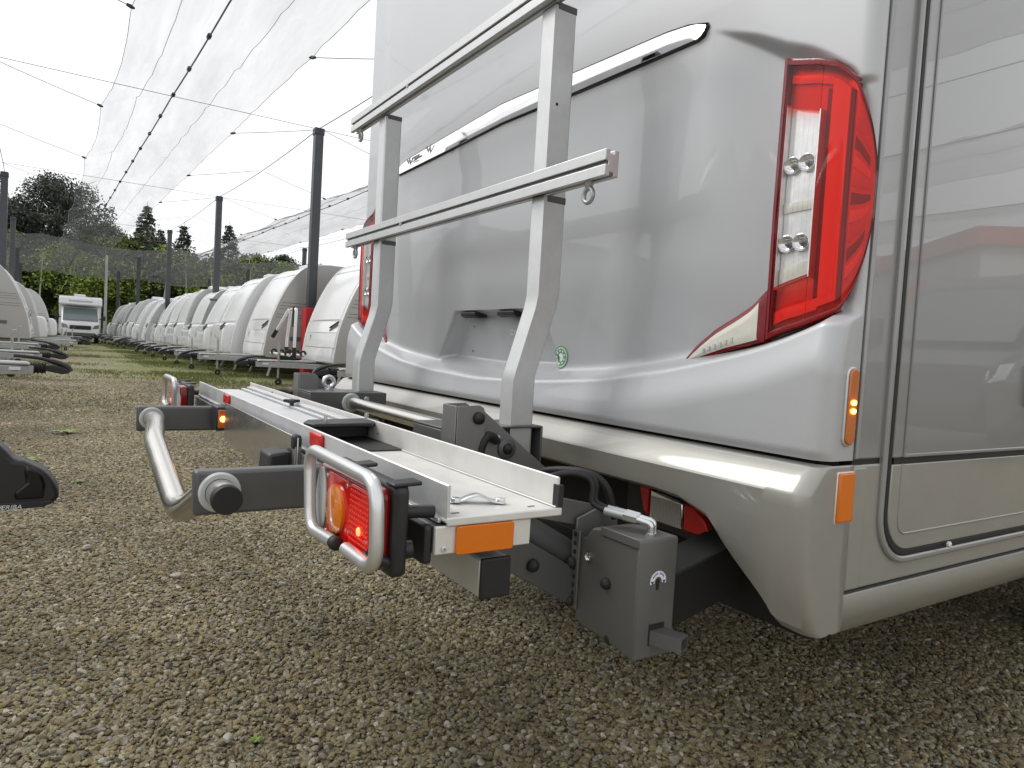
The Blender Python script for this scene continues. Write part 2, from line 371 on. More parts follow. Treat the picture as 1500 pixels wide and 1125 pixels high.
rb=MB(); rb.grid(rear_rows(zs,rearX)); tail=part(rb,'rear_panel','silver_paint',mh,smooth=50)
# lower champagne bumper
ZB=[(0,.740),(.80,.740),(.87,.736),(.94,.712),(1.0,.646),(1.057,.588),(1.075,.566),(1.3,.552)]
def bump_rows():
    P=[]
    prof=[(0,1.026),(.03,1.012),(.10,1.002),(.30,.978),(.34,.9755),(.40,.977),(.7,.981),(.88,.986),(.96,.996),(1.0,1.012),(1.0,1.07)]
    rr=.026
    cols=[('s',k/5) for k in range(5)]+[('a',k/10) for k in range(11)]+[('y',YN+rr+(YC-YN-rr)*k/110) for k in range(1,111)]
    for i,(f_,xr) in enumerate(prof):
        half=[]
        for kind,val in cols:
            w_=YC-(val if kind=='y' else YN+rr*(1-math.sin(val*math.pi/2) if kind=='a' else 0))
            if kind!='y': w_=min(1.138,YC-(YN+rr)+(rr*(1-val) if kind=='a' else rr))
            zb=lerp(ZB,w_)
            z0=.845; zf=.84-.055   # facet edge height
            if f_<=.34: z=z0-(z0-.797)*f_/.34
            else: z=.797-(.797-zb)*(f_-.34)/.66
            xx=xr+.012*(w_/1.138)**2*0
            if i>=7: xx+=.018*S((w_-.95)/.12)*(1 if i<10 else 0)
            if kind=='y': half.append((xx,val,z))
            else:
                xa=min(xx+.022,1.103)
                if kind=='s': half.append((1.105+(xa-1.105)*val,YN-.002,z))
                else:
                    t=val*math.pi/2; half.append((xa-(xa-xx)*math.sin(t),YN+rr-(rr+.002)*math.cos(t),z))
        P.append(half+[(x,2*YC-y,z) for (x,y,z) in half[-2::-1]])
    return P
bb=MB(); bb.grid(bump_rows()); bumper=part(bb,'bumper','champagne_paint',mh,smooth=28,solid=.003)
# dark gap behind the seam
part(MB().box(1.045,1.10,YN+.02,YF-.02,.838,.858),'seam','underbody',mh)
# side walls, roof, floor
L=7.4
part(MB().box(1.108,L,YN+.003,YN+.05,.852,2.9),'side_wall','silver_in_shade',mh,bevel=.003)
part(MB().box(1.108,L,YF-.05,YF-.003,.60,2.9),'side_wall','silver_in_shade',mh,bevel=.003)
part(MB().box(1.10,L,YN+.01,YF-.01,2.9,2.98),'roof','caravan_white',mh,bevel=.02)
part(MB().prism([(L,.6),(L+.5,.65),(L+.7,1.0),(L+.65,1.35),(L+.2,2.3),(L,2.95)],'y',YN+.02,YF-.02),'cab_front','silver_paint',mh,bevel=.05)
part(MB().box(1.112,L,YN+.001,YN+.05,.628,.843),'lower_side_panel','champagne_paint',mh,bevel=.003)
part(MB().box(1.11,L,YN+.004,YN+.05,.8405,.8535),'waist_stripe','rubber',mh)
sk=MB().prism([(YN+.003,.621),(YN+.001,.617),(YN+.001,.590),(YN+.006,.575),(YN+.024,.545),(YN+.032,.538),(YN+.060,.538),(YN+.060,.621)],'x',1.112,L)
part(sk,'side_skirt','champagne_paint',mh,smooth=40)
part(MB().box(1.115,L,YN+.012,YN+.045,.615,.632),'skirt_gap','rubber',mh)
part(MB().prism([(1.106,.62),(1.124,.62),(1.112,.575)],'y',YN+.006,YN+.03),'skirt_gap','rubber',mh)
# corner post profile between tail moulding and wall
part(MB().prism([(1.1075,YN+.02),(1.1075,YN-.003),(1.112,YN-.006),(1.119,YN-.003),(1.121,YN-.0005),(1.146,YN-.0005),(1.150,YN+.004),(1.150,YN+.02)],'z',.856,2.9),'corner_profile','silver_in_shade',mh,smooth=40)
part(MB().box(1.1075,1.150,YN-.003,YN+.02,.63,.840),'corner_profile','champagne_paint',mh,bevel=.003)
# garage door: frame ring, rubber seal, two-tone panel with pressed step
def rr_xz(x0,x1,z0,z1,r): return rrect(x0,x1,z0,z1,r,8)
door=part(ring2d(MB(),rr_xz(1.194,2.392,.658,2.012,.098),rr_xz(1.207,2.379,.671,1.999,.086),'y',YN-.006,YN+.02),'door_frame','silver_in_shade',mh,bevel=.004)
tag(door,'thin silver frame around the locker door')
part(ring2d(MB(),rr_xz(1.2075,2.378,.6715,1.998,.086),rr_xz(1.219,2.367,.683,1.987,.075),'y',YN-.005,YN+.02),'door_seal','rubber',mh,bevel=.002)
def clip(poly,z,above):
    out=[]
    for (a,b),(c,d) in zip(poly,poly[1:]+poly[:1]):
        ina=(b>=z)==above; inb=(d>=z)==above
        if ina: out.append((a,b))
        if ina!=inb:
            t=(z-b)/(d-b); out.append((a+(c-a)*t,z))
    return out
pan=rr_xz(1.2195,2.3665,.6835,1.986,.075)
part(MB().prism(clip(pan,.853,True),'y',YN-.006,YN+.02),'door_panel','silver_in_shade',mh,bevel=.002)
part(MB().prism(clip(pan,.841,False),'y',YN-.006,YN+.02),'door_panel','champagne_paint',mh,bevel=.002)
part(MB().box(1.2255,2.36,YN-.0045,YN+.02,.8405,.8535),'door_stripe','rubber',mh)
pan2=rr_xz(1.250,2.34,.712,1.96,.03)
part(ring2d(MB(),clip(pan2,.853,True),[(x+(1.795-x)*.012,z+(1.4-z)*.012) for x,z in clip(pan2,.853,True)],'y',YN-.0095,YN-.005),'door_step','silver_in_shade',mh,bevel=.002)
part(MB().tube(fillet([(1.252,YN-.006,.842),(1.252,YN-.006,.714),(2.338,YN-.006,.714),(2.338,YN-.006,.842)],.03,6),  .0022,8),'door_step','champagne_paint',mh,smooth=60)
part(MB().box(1.725,1.79,YN-.022,YN+.0,.945,1.035),'door_lock','black_plastic',mh,bevel=.008)
part(MB().lathe([(0,.006),(.004,.006),(.006,.003),(.006,0)],(1.43,YN-.012,.68),(0,-1,0),12),'drain_plug','alu_white',mh,smooth=40)
# chrome bar across the tail with dark bed
def trimpts(g):
    pts=[(1.006-g,1.6785),(1.008-g*.6,1.684+g*.6),(1.055,1.696+g),(1.12,1.703+g),(1.30,1.709+g),(YC,1.727+g)]
    low=[(YC,1.672-g),(1.46,1.664-g),(1.30,1.661-g),(1.12,1.660-g),(1.03,1.659-g),(1.012,1.664-g)]
    up_=pts; full_up=up_+[(2*YC-y,z) for y,z in up_[-2::-1]]
    full_low=[(2*YC-y,z) for y,z in low[::-1]][:-1]+low
    return full_up+full_low
def rear_surface_poly(poly,off,thick,name,m,parent,bev=.002):
    mb=MB(); n=len(poly)
    vs=[(rearX(abs(YC-y),z)-off-thick,y,z) for y,z in poly]+[(rearX(abs(YC-y),z)-off+.012,y,z) for y,z in poly]
    mb.add(vs,[tuple(range(n))]+[(i,i+n,(i+1)%n+n,(i+1)%n) for i in range(n)])
    return part(mb,name,m,parent,bevel=bev)
tb=rear_surface_poly(trimpts(.004),.0,.004,'trim_bed','black_gloss',mh,.001)
tmb=MB(); TU=Smooth([(-.1,1.727),(0,1.727),(.486,1.709),(.666,1.703),(.731,1.696),(.765,1.687),(.78,1.6785)],.03); TL_=Smooth([(-.1,1.672),(0,1.672),(.326,1.664),(.666,1.660),(.756,1.659),(.774,1.664),(.78,1.6785)],.012)
P=[[] for _ in range(4)]
for k in range(161):
    y=YC-.777+1.554*k/160; wq=abs(YC-y); zu,zl_=TU(wq),TL_(wq); zl_=min(zl_,zu-.001); xs=rearX(wq,1.69)
    P[0].append((xs+.004,y,zu+.001)); P[1].append((xs-.005,y,zu)); P[2].append((xs-.0085,y,zl_)); P[3].append((xs+.004,y,zl_-.001))
tmb.grid(P); part(tmb,'chrome_trim','chrome',mh,smooth=25)
for poly in ([(2.46,1.70),(2.445,1.70),(2.44,1.688),(2.434,1.70),(2.42,1.70),(2.437,1.676)],[(2.41,1.683),(2.36,1.683),(2.36,1.679),(2.41,1.679)],[(2.41,1.696),(2.34,1.697),(2.34,1.689),(2.41,1.688)],[(2.29,1.71),(2.275,1.71),(2.265,1.695),(2.25,1.71),(2.24,1.71),(2.265,1.684)]):
    part(MB().add([(rearX(abs(YC-y),z)-.0112,y,z) for y,z in poly],[tuple(range(len(poly)))]),'trim_emblem','stripe_dark',mh)
# tail lamps
def lamp_curve():
    return catmull([(1.067,.809,0),(1.063,.78,0),(1.061,.74,0),(1.062,.70,0),(1.067,.67,0),(1.077,.653,0),(1.088,.6455,0),(1.096,.6435,0)],6)
LC=lamp_curve(); LN=len(LC)-1
def lamp_pt(a,z,off):
    k=a*LN; i=min(int(k),LN-1); f=k-i; p=LC[i].lerp(LC[i+1],f); t=(LC[i+1]-LC[i]).normalized(); n=Vector((t.y,-t.x,0))
    if n.x>0 and n.y>0: n=-n
    if n.x>.0 : n=-n if n.y>0 else n
    bulge=.002*math.sin(math.pi*max(0,min(1,(z-1.06)/.48)))
    q=p+n*(off+bulge); return (q.x,q.y,z)
LT=Smooth([(0,1.551),(.286,1.527),(.429,1.508),(.571,1.475),(.714,1.425),(.857,1.375),(1,1.325)],.05)
def ltop(a): return LT(a)
LB_=Smooth([(0,1.047),(.286,1.07),(.571,1.098),(.714,1.14),(.857,1.195),(1,1.255)],.05)
def lbot(a): return LB_(a)
def lamp_patch(a0,a1,f0,f1,off,thick,na=20,nz=26,absz=False,rim=.004):
    mb=MB(); P=[]
    for i in range(nz+1):
        row=[]
        for j in range(na+1):
            a=a0+(a1-a0)*j/na; f=i/nz
            if absz: z0=max(f0(a),lbot(a)+.004); z1=min(f1(a),ltop(a)-.004)
            else: z0=lbot(a)+(ltop(a)-lbot(a))*f0; z1=lbot(a)+(ltop(a)-lbot(a))*f1
            z=z0+(z1-z0)*f
            e=min(1,min(f,1-f)*nz*.6)*1; ea=min(1,min(j,na-j)*.6)
            oo=off(a) if callable(off) else off
            row.append(lamp_pt(a,z,oo-rim*(1-min(e,ea))))
        P.append(row)
    mb.grid(P)
    # skirt back into the body
    c=na+1; r=nz+1; loop=[(0,j) for j in range(na)]+[(i,na) for i in range(nz)]+[(nz,j) for j in range(na,0,-1)]+[(i,0) for i in range(nz,0,-1)]
    vs=[Vector(P[i][j]) for i,j in loop]; cc=Vector((1.10,.74,1.3))
    back=[]
    for v in vs: back.append(Vector((v.x+thick,v.y+ (thick*.6 if v.y<.67 else 0),v.z)))
    n=len(vs); mb.add(vs+back,[(k,(k+1)%n,(k+1)%n+n,k+n) for k in range(n)])
    return mb
def inner(a): return -.013*(1-S((a-.48)/.16))-.0005
def build_lamp():
    la=part(lamp_patch(0,1,0,1,inner,.05,40,40),'tail_lamp','lamp_inner',mh,smooth=45)
    tag(la,'red tail lamp with clear bulb window')
    def sub(mb,name,m,**k):
        o=mb.build(name,m,None,**k); o.parent=la; return o
    sub(lamp_patch(.0,.035,0,1,.003,.045,3,30,rim=.001),'lamp_edge','red_border',smooth=45)
    sub(lamp_patch(.03,1,.0,.022,.0025,.03,30,3,rim=.001),'lamp_edge','red_lens_dark',smooth=45)
    sub(lamp_patch(.03,1,.978,1,.0025,.03,30,3,rim=.001),'lamp_edge','red_lens_dark',smooth=45)
    # light guides and chambers behind the red cover
    g_=lambda d:(lambda a:inner(a)+d)
    sub(lamp_patch(.385,.52,.06,.94,g_(.008),.02,6,30,rim=.001),'light_guide','lamp_white',smooth=45)
    sub(lamp_patch(.05,.385,.05,.095,g_(.007),.02,8,4,rim=.001),'light_guide','lamp_white',smooth=45)
    sub(lamp_patch(.05,.385,.915,.945,g_(.005),.02,8,4,rim=.001),'light_guide','lamp_white',smooth=45)
    sub(lamp_patch(.535,.56,.05,.95,g_(.004),.02,2,30,rim=0),'chamber_wall','red_lens_dark',smooth=45)
    sub(lamp_patch(.345,.382,.10,.90,g_(.002),.02,4,30,rim=0),'chamber_wall','lamp_shade',smooth=45)
    for k in range(9):
        f=.12+.085*k
        sub(lamp_patch(.60,.86-.02*abs(k-4),f,f+.055,.0008,.01,6,3,rim=.0008),'side_facet',('lamp_white','lamp_shade','lamp_inner')[k%3],smooth=30)
    lo=lambda a:1.142+.075*(a-.08); hi=lambda a:1.459-.095*(a-.08)
    sub(lamp_patch(.075,.33,lo,hi,g_(.002),.01,8,20,True,rim=0),'bulb_window','window_plate',smooth=45)
    for (a0,a1) in ((.070,.077),(.328,.336)):
        sub(lamp_patch(a0,a1,lambda a:lo(a)-.004,lambda a:hi(a)+.004,.0015,.016,2,20,True,rim=0),'window_wall','window_plate',smooth=30)
    for zc in (1.355,1.218):
        for a in (.14,.25):
            c=Vector(lamp_pt(a,zc,inner(a)+.0025))
            sub(MB().lathe([(0,.0155),(.007,.0155),(.0075,.0145),(.004,.012),(.0015,.008),(.0008,.004)],c,(-1,-.1,0),24),'bulb_bowl','reflector_bowl',smooth=50)
            sub(MB().lathe([(.001,.004),(.004,.0042),(.0065,.003),(.0072,0)],c,(-1,-.1,0),14),'bulb','lamp_shade',smooth=50)
    for f0,f1 in ((.40,.47),(.0,.10)):
        sub(lamp_patch(.08,.325,lambda a:lo(a)+(hi(a)-lo(a))*f0+.004,lambda a:lo(a)+(hi(a)-lo(a))*f1,g_(.006),.006,6,4,True,rim=.001),'window_shelf','white_lens',smooth=45)
    for k in range(7):
        a=.095+.034*k
        sub(MB().tube([lamp_pt(a,lo(a)+.006+(hi(a)-lo(a)-.012)*t/10,.0018) for t in range(11)],.0006,4),'lens_rib','clear_cover',smooth=60)
    # covers: clear over the bulbs, red elsewhere
    sub(lamp_patch(.075,.33,lo,hi,.0022,.002,8,20,True,rim=.0005),'window_cover','clear_cover',smooth=45)
    sub(lamp_patch(.33,1,.02,.98,.0022,.002,26,36,rim=.001),'red_cover','red_cover',smooth=45)
    sub(lamp_patch(.035,.075,.02,.98,.0022,.002,3,36,rim=.0005),'red_cover','red_cover',smooth=45)
    sub(lamp_patch(.075,.33,lambda a:lbot(a)+.012,lo,.0022,.002,8,8,True,rim=.0005),'red_cover','red_cover',smooth=45)
    sub(lamp_patch(.075,.33,hi,lambda a:ltop(a)-.012,.0022,.002,8,8,True,rim=.0005),'red_cover','red_cover',smooth=45)
    # reversing wedge beside the lamp: red rim and milky lens
    def wedge(y0,y1,lo_,hi_,x0,thick,name,m):
        n=18; P=[]
        for j in range(7):
            row=[]
            for i in range(n+1):
                y=y0+(y1-y0)*i/n; z=lo_(y)+(hi_(y)-lo_(y))*j/6; row.append((x0+.006*(y-y1)/(y0-y1)+(.003 if j in(0,6) or i in (0,n) else 0),y,z))
            P.append(row)
        loop=[P[0][i] for i in range(n)]+[P[j][n] for j in range(6)]+[P[6][i] for i in range(n,0,-1)]+[P[j][0] for j in range(6,0,-1)]
        mb=MB().grid(P); k=len(loop); mb.add(loop+[(x+thick,y,z) for x,y,z in loop],[(i,(i+1)%k,(i+1)%k+k,i+k) for i in range(k)])
        return part(mb,name,m,mh,smooth=45)
    WH=Smooth([(.78,1.16),(.819,1.13),(.837,1.112),(.873,1.092),(.921,1.068),(.97,1.035),(1.0,1.005),(1.01,.996)],.012); WL=Smooth([(.78,1.045),(.80,1.0465),(.90,1.0235),(.984,.998),(1.01,.9935)],.01)
    o1=wedge(1.003,.808,WL,WH,1.060,.05,'lamp_edge','red_border')
    o2=wedge(.992,.823,lambda y:WL(y)+.006,lambda y:max(WL(y)+.0075,WH(y)-.011),1.0565,.01,'reversing_lens','white_lens')
    return la,o1,o2
la,o1,o2=build_lamp()
for k in range(6):
    y=.945-.0135*k; z=1.0225+.0045*k
    part(MB().box(1.0560,1.0600,y-.003,y+.002,z-.003,z+.007),'lens_prism','grey_print',mh,bevel=.001)
# mirror the lamps to the far corner
def mirror(o,parent):
    me=o.data.copy()
    for v in me.vertices:
        v.co.y=2*YC-v.co.y
    me.flip_normals(); c=o.copy(); c.data=me; COL.objects.link(c); c.parent=parent; c.matrix_parent_inverse=Matrix.Identity(4) if parent.type!='EMPTY' else o.matrix_parent_inverse
    for ch in list(o.children): mirror(ch,c)
    return c
for o in (la,o1,o2): mirror(o,mh)
# side marker lamp and amber reflector, both ends
mk=MB().prism([(x,z) for x,z in rrect(1.066,1.098,.876,1.008,.0155,8)],'y',YN-.004,YN+.004)
mk=part(mk,'side_marker','alu_frame',mh,bevel=.002)
part(MB().prism(rrect(1.069,1.095,.879,1.005,.0128,8),'y',YN-.0075,YN-.003),'marker_lens','amber_dim',mh,bevel=.003)
for z in (.935,.949):
    part(MB().lathe([(0,.0045),(.003,.004),(.0045,0)],(1.082,YN-.0075,z),(0,-1,0),12),'marker_bulb','amber_glow',mh,smooth=50)
part(MB().box(1.060,1.104,YN-.009,YN-.001,.751,.833),'side_reflector','orange_reflector',mh,bevel=.003)
part(MB().box(1.058,1.105,YN-.005,YN+.001,.749,.835),'reflector_base','alu_white',mh,bevel=.002)
# number plate lamps and small marks in the recess
for y in (1.945,1.72):
    c=rearX(.5,1.12)
    part(MB().prism([(c-.004,1.118),(c+.045,1.118),(c+.045,1.104),(c+.012,1.100),(c-.004,1.106)],'y',y-.045,y+.045),'plate_lamp','black_plastic',mh,bevel=.003)
xq=rearX(.02,1.05)
for (a,b,c,d) in ((1.762,1.764,1.05,1.066),(1.744,1.762,1.064,1.066),(1.744,1.762,1.05,1.052),(1.752,1.754,1.052,1.064),(1.738,1.74,1.05,1.066),(1.728,1.738,1.057,1.059)):
    part(MB().box(rearX(.03,1.058)-.0012,rearX(.03,1.058)+.002,a,b,c,d),'pencil_mark','paper',mh)
for z in (.995,1.075): part(MB().lathe([(0,.003),(.001,.003),(.001,0)],(rearX(.2,z)-.0005,1.985,z),(-1,0,0),10),'screw_hole','rubber',mh)
# round green emissions sticker with pale spots
stx=rearX(.40,1.0)
def rp(y,z,o=.0012): return (rearX(abs(YC-y),z)-o,y,z)
for (r0,r1,mname,oo) in ((.026,.0295,'green_print',.0016),(.0,.026,'paper',.0012),(.011,.023,'green_print',.0019)):
    mb=MB(); P=[[rp(1.437+r*math.cos(t*math.pi/12),.993+r*math.sin(t*math.pi/12),oo) for t in range(25)] for r in (r0,r1)]
    mb.grid(P); part(mb,'sticker',mname,mh)
for k in range(9):
    t=k/9*6.283; cy,cz=1.437+.017*math.cos(t),.993+.017*math.sin(t)
    mb=MB(); P=[[rp(cy+r*math.cos(q*math.pi/4),cz+r*math.sin(q*math.pi/4),.0024) for q in range(9)] for r in (0,.003)]; mb.grid(P); part(mb,'sticker_spot','paper',mh)
# rear fog and reversing lamps in a black tray under the bumper
part(MB().prism([(.905,.62),(.905,.70),(.93,.74),(1.20,.74),(1.20,.64),(1.19,.625)],'x',1.12,1.16),'lamp_tray','black_plastic',mh,bevel=.006)
def fog(p,mname,nm): return part(MB().prism(p,'x',1.106,1.125),nm,mname,mh,bevel=.004)
fog([(1.148,.715),(1.118,.715),(1.116,.65),(1.13,.66)],'red_reflector','fog_lamp')
fog([(1.112,.712),(1.014,.700),(1.013,.643),(1.105,.643)],'reflector_bowl','reversing_lamp')
fog([(1.010,.700),(.985,.700),(.950,.675),(.935,.643),(1.009,.643)],'red_reflector','fog_lamp')
rl=MB()
for k in range(18): rl.box(1.1035,1.106,1.018+.005*k,1.0195+.005*k,.648,.697)
o=part(rl,'lens_ribs','white_lens',mh); o['kind']='stuff'
# underbody; closed box and unseen blocks added to deepen the shade beneath
part(MB().box(1.20,L,YN+.06,YF-.06,.52,.86),'underbody','underbody',mh)
part(MB().box(1.9,2.9,YN+.65,YF-.4,.36,.52),'light_block_tank','underbody',mh,bevel=.03)
part(MB().box(3.9,6.4,YN+.65,YF-.4,.34,.52),'light_block_pan','underbody',mh,bevel=.03)
part(MB().box(1.165,1.20,YN+.1,YF-.1,.50,.845),'chassis_beam','underbody',mh)
for yy in (YN+.14,YF-.14):
    wm=MB().lathe([(-.11,.19),(-.115,.30),(-.09,.335),(.09,.335),(.115,.30),(.11,.19)],(3.4,yy,.335),(0,1,0),32)
    t_=part(wm,'wheel','rubber',mh,smooth=40)
    wr=MB().lathe([(-.112,.01),(-.10,.12),(-.112,.19),(.112,.19),(.10,.12),(.112,.01)],(3.4,yy,.335),(0,1,0),24).build('wheel_rim','galvanised',None,smooth=40); wr.parent=t_
    wm=MB().lathe([(-.11,.19),(-.115,.30),(-.09,.335),(.09,.335),(.115,.30),(.11,.19)],(7.0,yy,.335),(0,1,0),32)
    t_=part(wm,'wheel','rubber',mh,smooth=40)
    wr=MB().lathe([(-.112,.01),(-.10,.12),(-.112,.19),(.112,.19),(.10,.12),(.112,.01)],(7.0,yy,.335),(0,1,0),24).build('wheel_rim','galvanised',None,smooth=40); wr.parent=t_
# ------------------------------------------------------------------ rear bike lift
lift=tag(empty('bike_lift',(.62,YC,0)),'aluminium bike carrier lift with rail, tail lights and ladder frame behind motorhome','bike carrier')
def lp(mb,name,m,parent=None,**k): return part(mb,name,m,parent or lift,**k)
def mir(o):
    c=mirror(o,o.parent); return c
def sub(mb,name,m,parent,**k):
    o=mb.build(name,m,None,**k); o.parent=parent; return o
# rail: floor and two flanges
RY0,RY1=.787,2.786
lp(MB().box(.421,.607,RY0,RY1,.771,.778),'rail_floor','alu_white',bevel=.0025)
lp(MB().prism([(.4215,.776),(.4265,.776),(.4265,.8205),(.424,.8225),(.4215,.8205)],'y',RY0+.001,RY1),'front_flange','alu_rail',bevel=.001)
lp(MB().prism([(.602,.779),(.6065,.779),(.6065,.8215),(.604,.8235),(.602,.8215)],'y',RY0+.004,RY1),'rear_flange','alu_white',bevel=.001)
lp(MB().box(.5985,.6015,RY0+.002,RY1,.7785,.781),'rail_bead','alu_white',bevel=.001)
lp(MB().box(.421,.607,RY0-.004,RY0,.768,.7795),'rail_lip','alu_white',bevel=.002)
lp(MB().prism([(.600,.780),(.609,.780),(.609,.812),(.600,.812)],'y',RY0-.003,RY0+.012),'end_clip','rubber',bevel=.001)
for y in (RY0+.02,): 
    for x in (.447,.571): lp(MB().prism([(x-.006,y),(x+.006,y+.002),(x+.006,y+.006),(x-.006,y+.005)],'z',.7782,.7786),'slot','stripe_dark')
lp(MB().box(.416,.4205,.80,RY1-.01,.7695,.7755),'under_track','alu_rail',bevel=.001)
lp(MB().box(.424,.428,.80,RY1-.01,.757,.771),'track_gap','rubber')
# strap clamp with two bolts near the rail end
br=catmull([(.466,.872,.780),(.482,.866,.781),(.505,.856,.790),(.527,.846,.782),(.543,.839,.780)],6)
lp(MB().grid([[(p.x-.004,p.y-.010,p.z) for p in br],[(p.x+.004,p.y+.010,p.z) for p in br]]),'strap_clamp','zinc',smooth=60,solid=.002)
for p in ((.474,.860,.781),(.536,.838,.781)):
    lp(MB().lathe([(0,.0075),(.006,.0075),(.006,0)],p,(0,0,1),6),'bolt','zinc',bevel=.0008)
# sliding channel inside the far half
ch=MB(); 
for (x0,x1,zt) in ((.432,.446,.812),(.452,.462,.806),(.468,.545,.801),(.552,.566,.806),(.572,.598,.812)): ch.box(x0,x1,1.56,2.70,.779,zt)
ch.box(.430,.600,1.56,2.70,.779,.795)
lp(ch,'slide_channel','alu_rail',bevel=.0012)
lp(MB().box(.430,.602,1.335,1.56,.779,.7795+.0015),'channel_mouth','rubber')
lp(MB().prism([(.438,1.50),(.450,1.46),(.585,1.47),(.632,1.545),(.62,1.575),(.46,1.545)],'z',.812,.821),'end_plate','black_plastic',bevel=.003)
lp(MB().prism([(.452,1.515),(.60,1.53),(.60,1.55),(.452,1.535)],'z',.7815,.812),'end_plate_web','black_plastic',bevel=.002)
for p in ((.487,1.50,.815),(.595,1.535,.815)): lp(MB().tube([p,(p[0],p[1],p[2]+.022)],.0042,10),'stud','zinc',smooth=50)
lp(MB().tube(fillet([(.60,1.50,.80),(.607,1.49,.792),(.60,1.475,.796),(.608,1.47,.80),(.612,1.485,.79)],.004,3),.0012,6),'retaining_clip','zinc')
kn=MB(); c=Vector((.557,2.03,.803)); kn.lathe([(0,.006),(.012,.006),(.012,.010),(.016,.011)],c,(0,0,1),14)
for k in range(3):
    t=k*2.094+.3; kn.bar(c+Vector((0,0,.016)),c+Vector((.024*math.cos(t),.024*math.sin(t),.016)),.013,.009)
kn.lathe([(.011,.012),(.021,.012),(.023,0)],c,(0,0,1),14)
lp(kn,'star_knob','black_plastic',bevel=.002)
# light-bar beam under the rail with amber end reflector
lp(MB().box(.408,.556,.795,2.777,.731,.7665),'light_beam','grey_steel_light',bevel=.001)
lp(MB().box(.4075,.5565,.788,.795,.7305,.7672),'beam_end_plate','alu_white',bevel=.0015)
lp(MB().prism(rrect(.436,.526,.7285,.767,.004),'y',.783,.788),'end_reflector','orange_reflector',bevel=.0015)
lp(MB().lathe([(0,.004),(.002,.004),(.0025,.002),(.0005,.0018)],(.420,.788,.738),(0,-1,0),12),'rivet','alu_rail')
lp(MB().prism(rrect(.796,.872,.716,.768,.006),'x',.396,.4075),'beam_end_cap','black_plastic',bevel=.003)
lp(MB().box(.487,.533,.805,2.767,.657,.7125),'lower_beam','alu_frame',bevel=.004)
lp(MB().box(.486,.534,.797,.805,.656,.7135),'lower_beam_cap','rubber',bevel=.003)
# small red reflectors on the front flange
for y in (1.334,2.238):
    o=lp(MB().box(.4125,.4215,y-.036,y+.036,.789,.819),'red_reflector','red_reflector',bevel=.004)
# number-plate board
lp(MB().box(.399,.402,1.40,2.16,.690,.800),'plate_board','alu_brushed',bevel=.001)
lp(MB().prism([(.345,.692),(.349,.765),(.393,.770),(.393,.690)],'y',1.42,1.50),'plate_holder','black_plastic',bevel=.006)
lp(MB().box(.395,.409,1.402,1.424,.690,.782),'holder_bracket','grey_steel_light',bevel=.002)
lp(MB().box(.392,.410,1.402,1.428,.775,.805),'holder_grip','rubber',bevel=.006)
# two steel arms pointing back, joined by a bent tube
for (y,nm) in ((1.238,'near'),(2.334,'far')):
    a=lp(MB().box(.183,.55,y-.016,y+.016,.698,.773),'arm','grey_steel',bevel=.006,seg=3)
    sub(MB().lathe([(0,.0335),(.004,.034),(.008,.031),(.008,.024)],(.222,y-.016,.737),(0,-1,0),28),'washer','washer',a,smooth=40)
    sub(MB().lathe([(0,.0335),(.004,.034),(.008,.031),(.008,.024)],(.222,y+.016,.737),(0,1,0),28),'washer','washer',a,smooth=40)
tp=fillet([(.222,1.165,.737),(.222,1.275,.737),(.188,1.405,.657),(.187,1.885,.732),(.222,2.20,.742),(.222,2.32,.737)],.075,8)
tp=tp
lp(MB().tube(tp,.0235,24),'bent_tube','steel_tube',smooth=50)
lp(MB().lathe([(0,.0238),(.012,.0242),(.016,.0225),(.016,0)],(.222,1.168,.737),(0,-1,0),28),'tube_cap','rubber',smooth=40)
# amber lamp on the far arm
o=lp(MB().box(.384,.432,2.205,2.300,.711,.783),'marker_lamp','black_plastic',bevel=.004)
sub(MB().box(.3885,.416,2.201,2.206,.719,.775),'lens','amber_dim',o,bevel=.003)
sub(MB().lathe([(0,.0085),(.003,.007),(.005,0)],(.402,2.200,.747),(0,-1,0),14),'bulb','amber_glow',o,smooth=50)
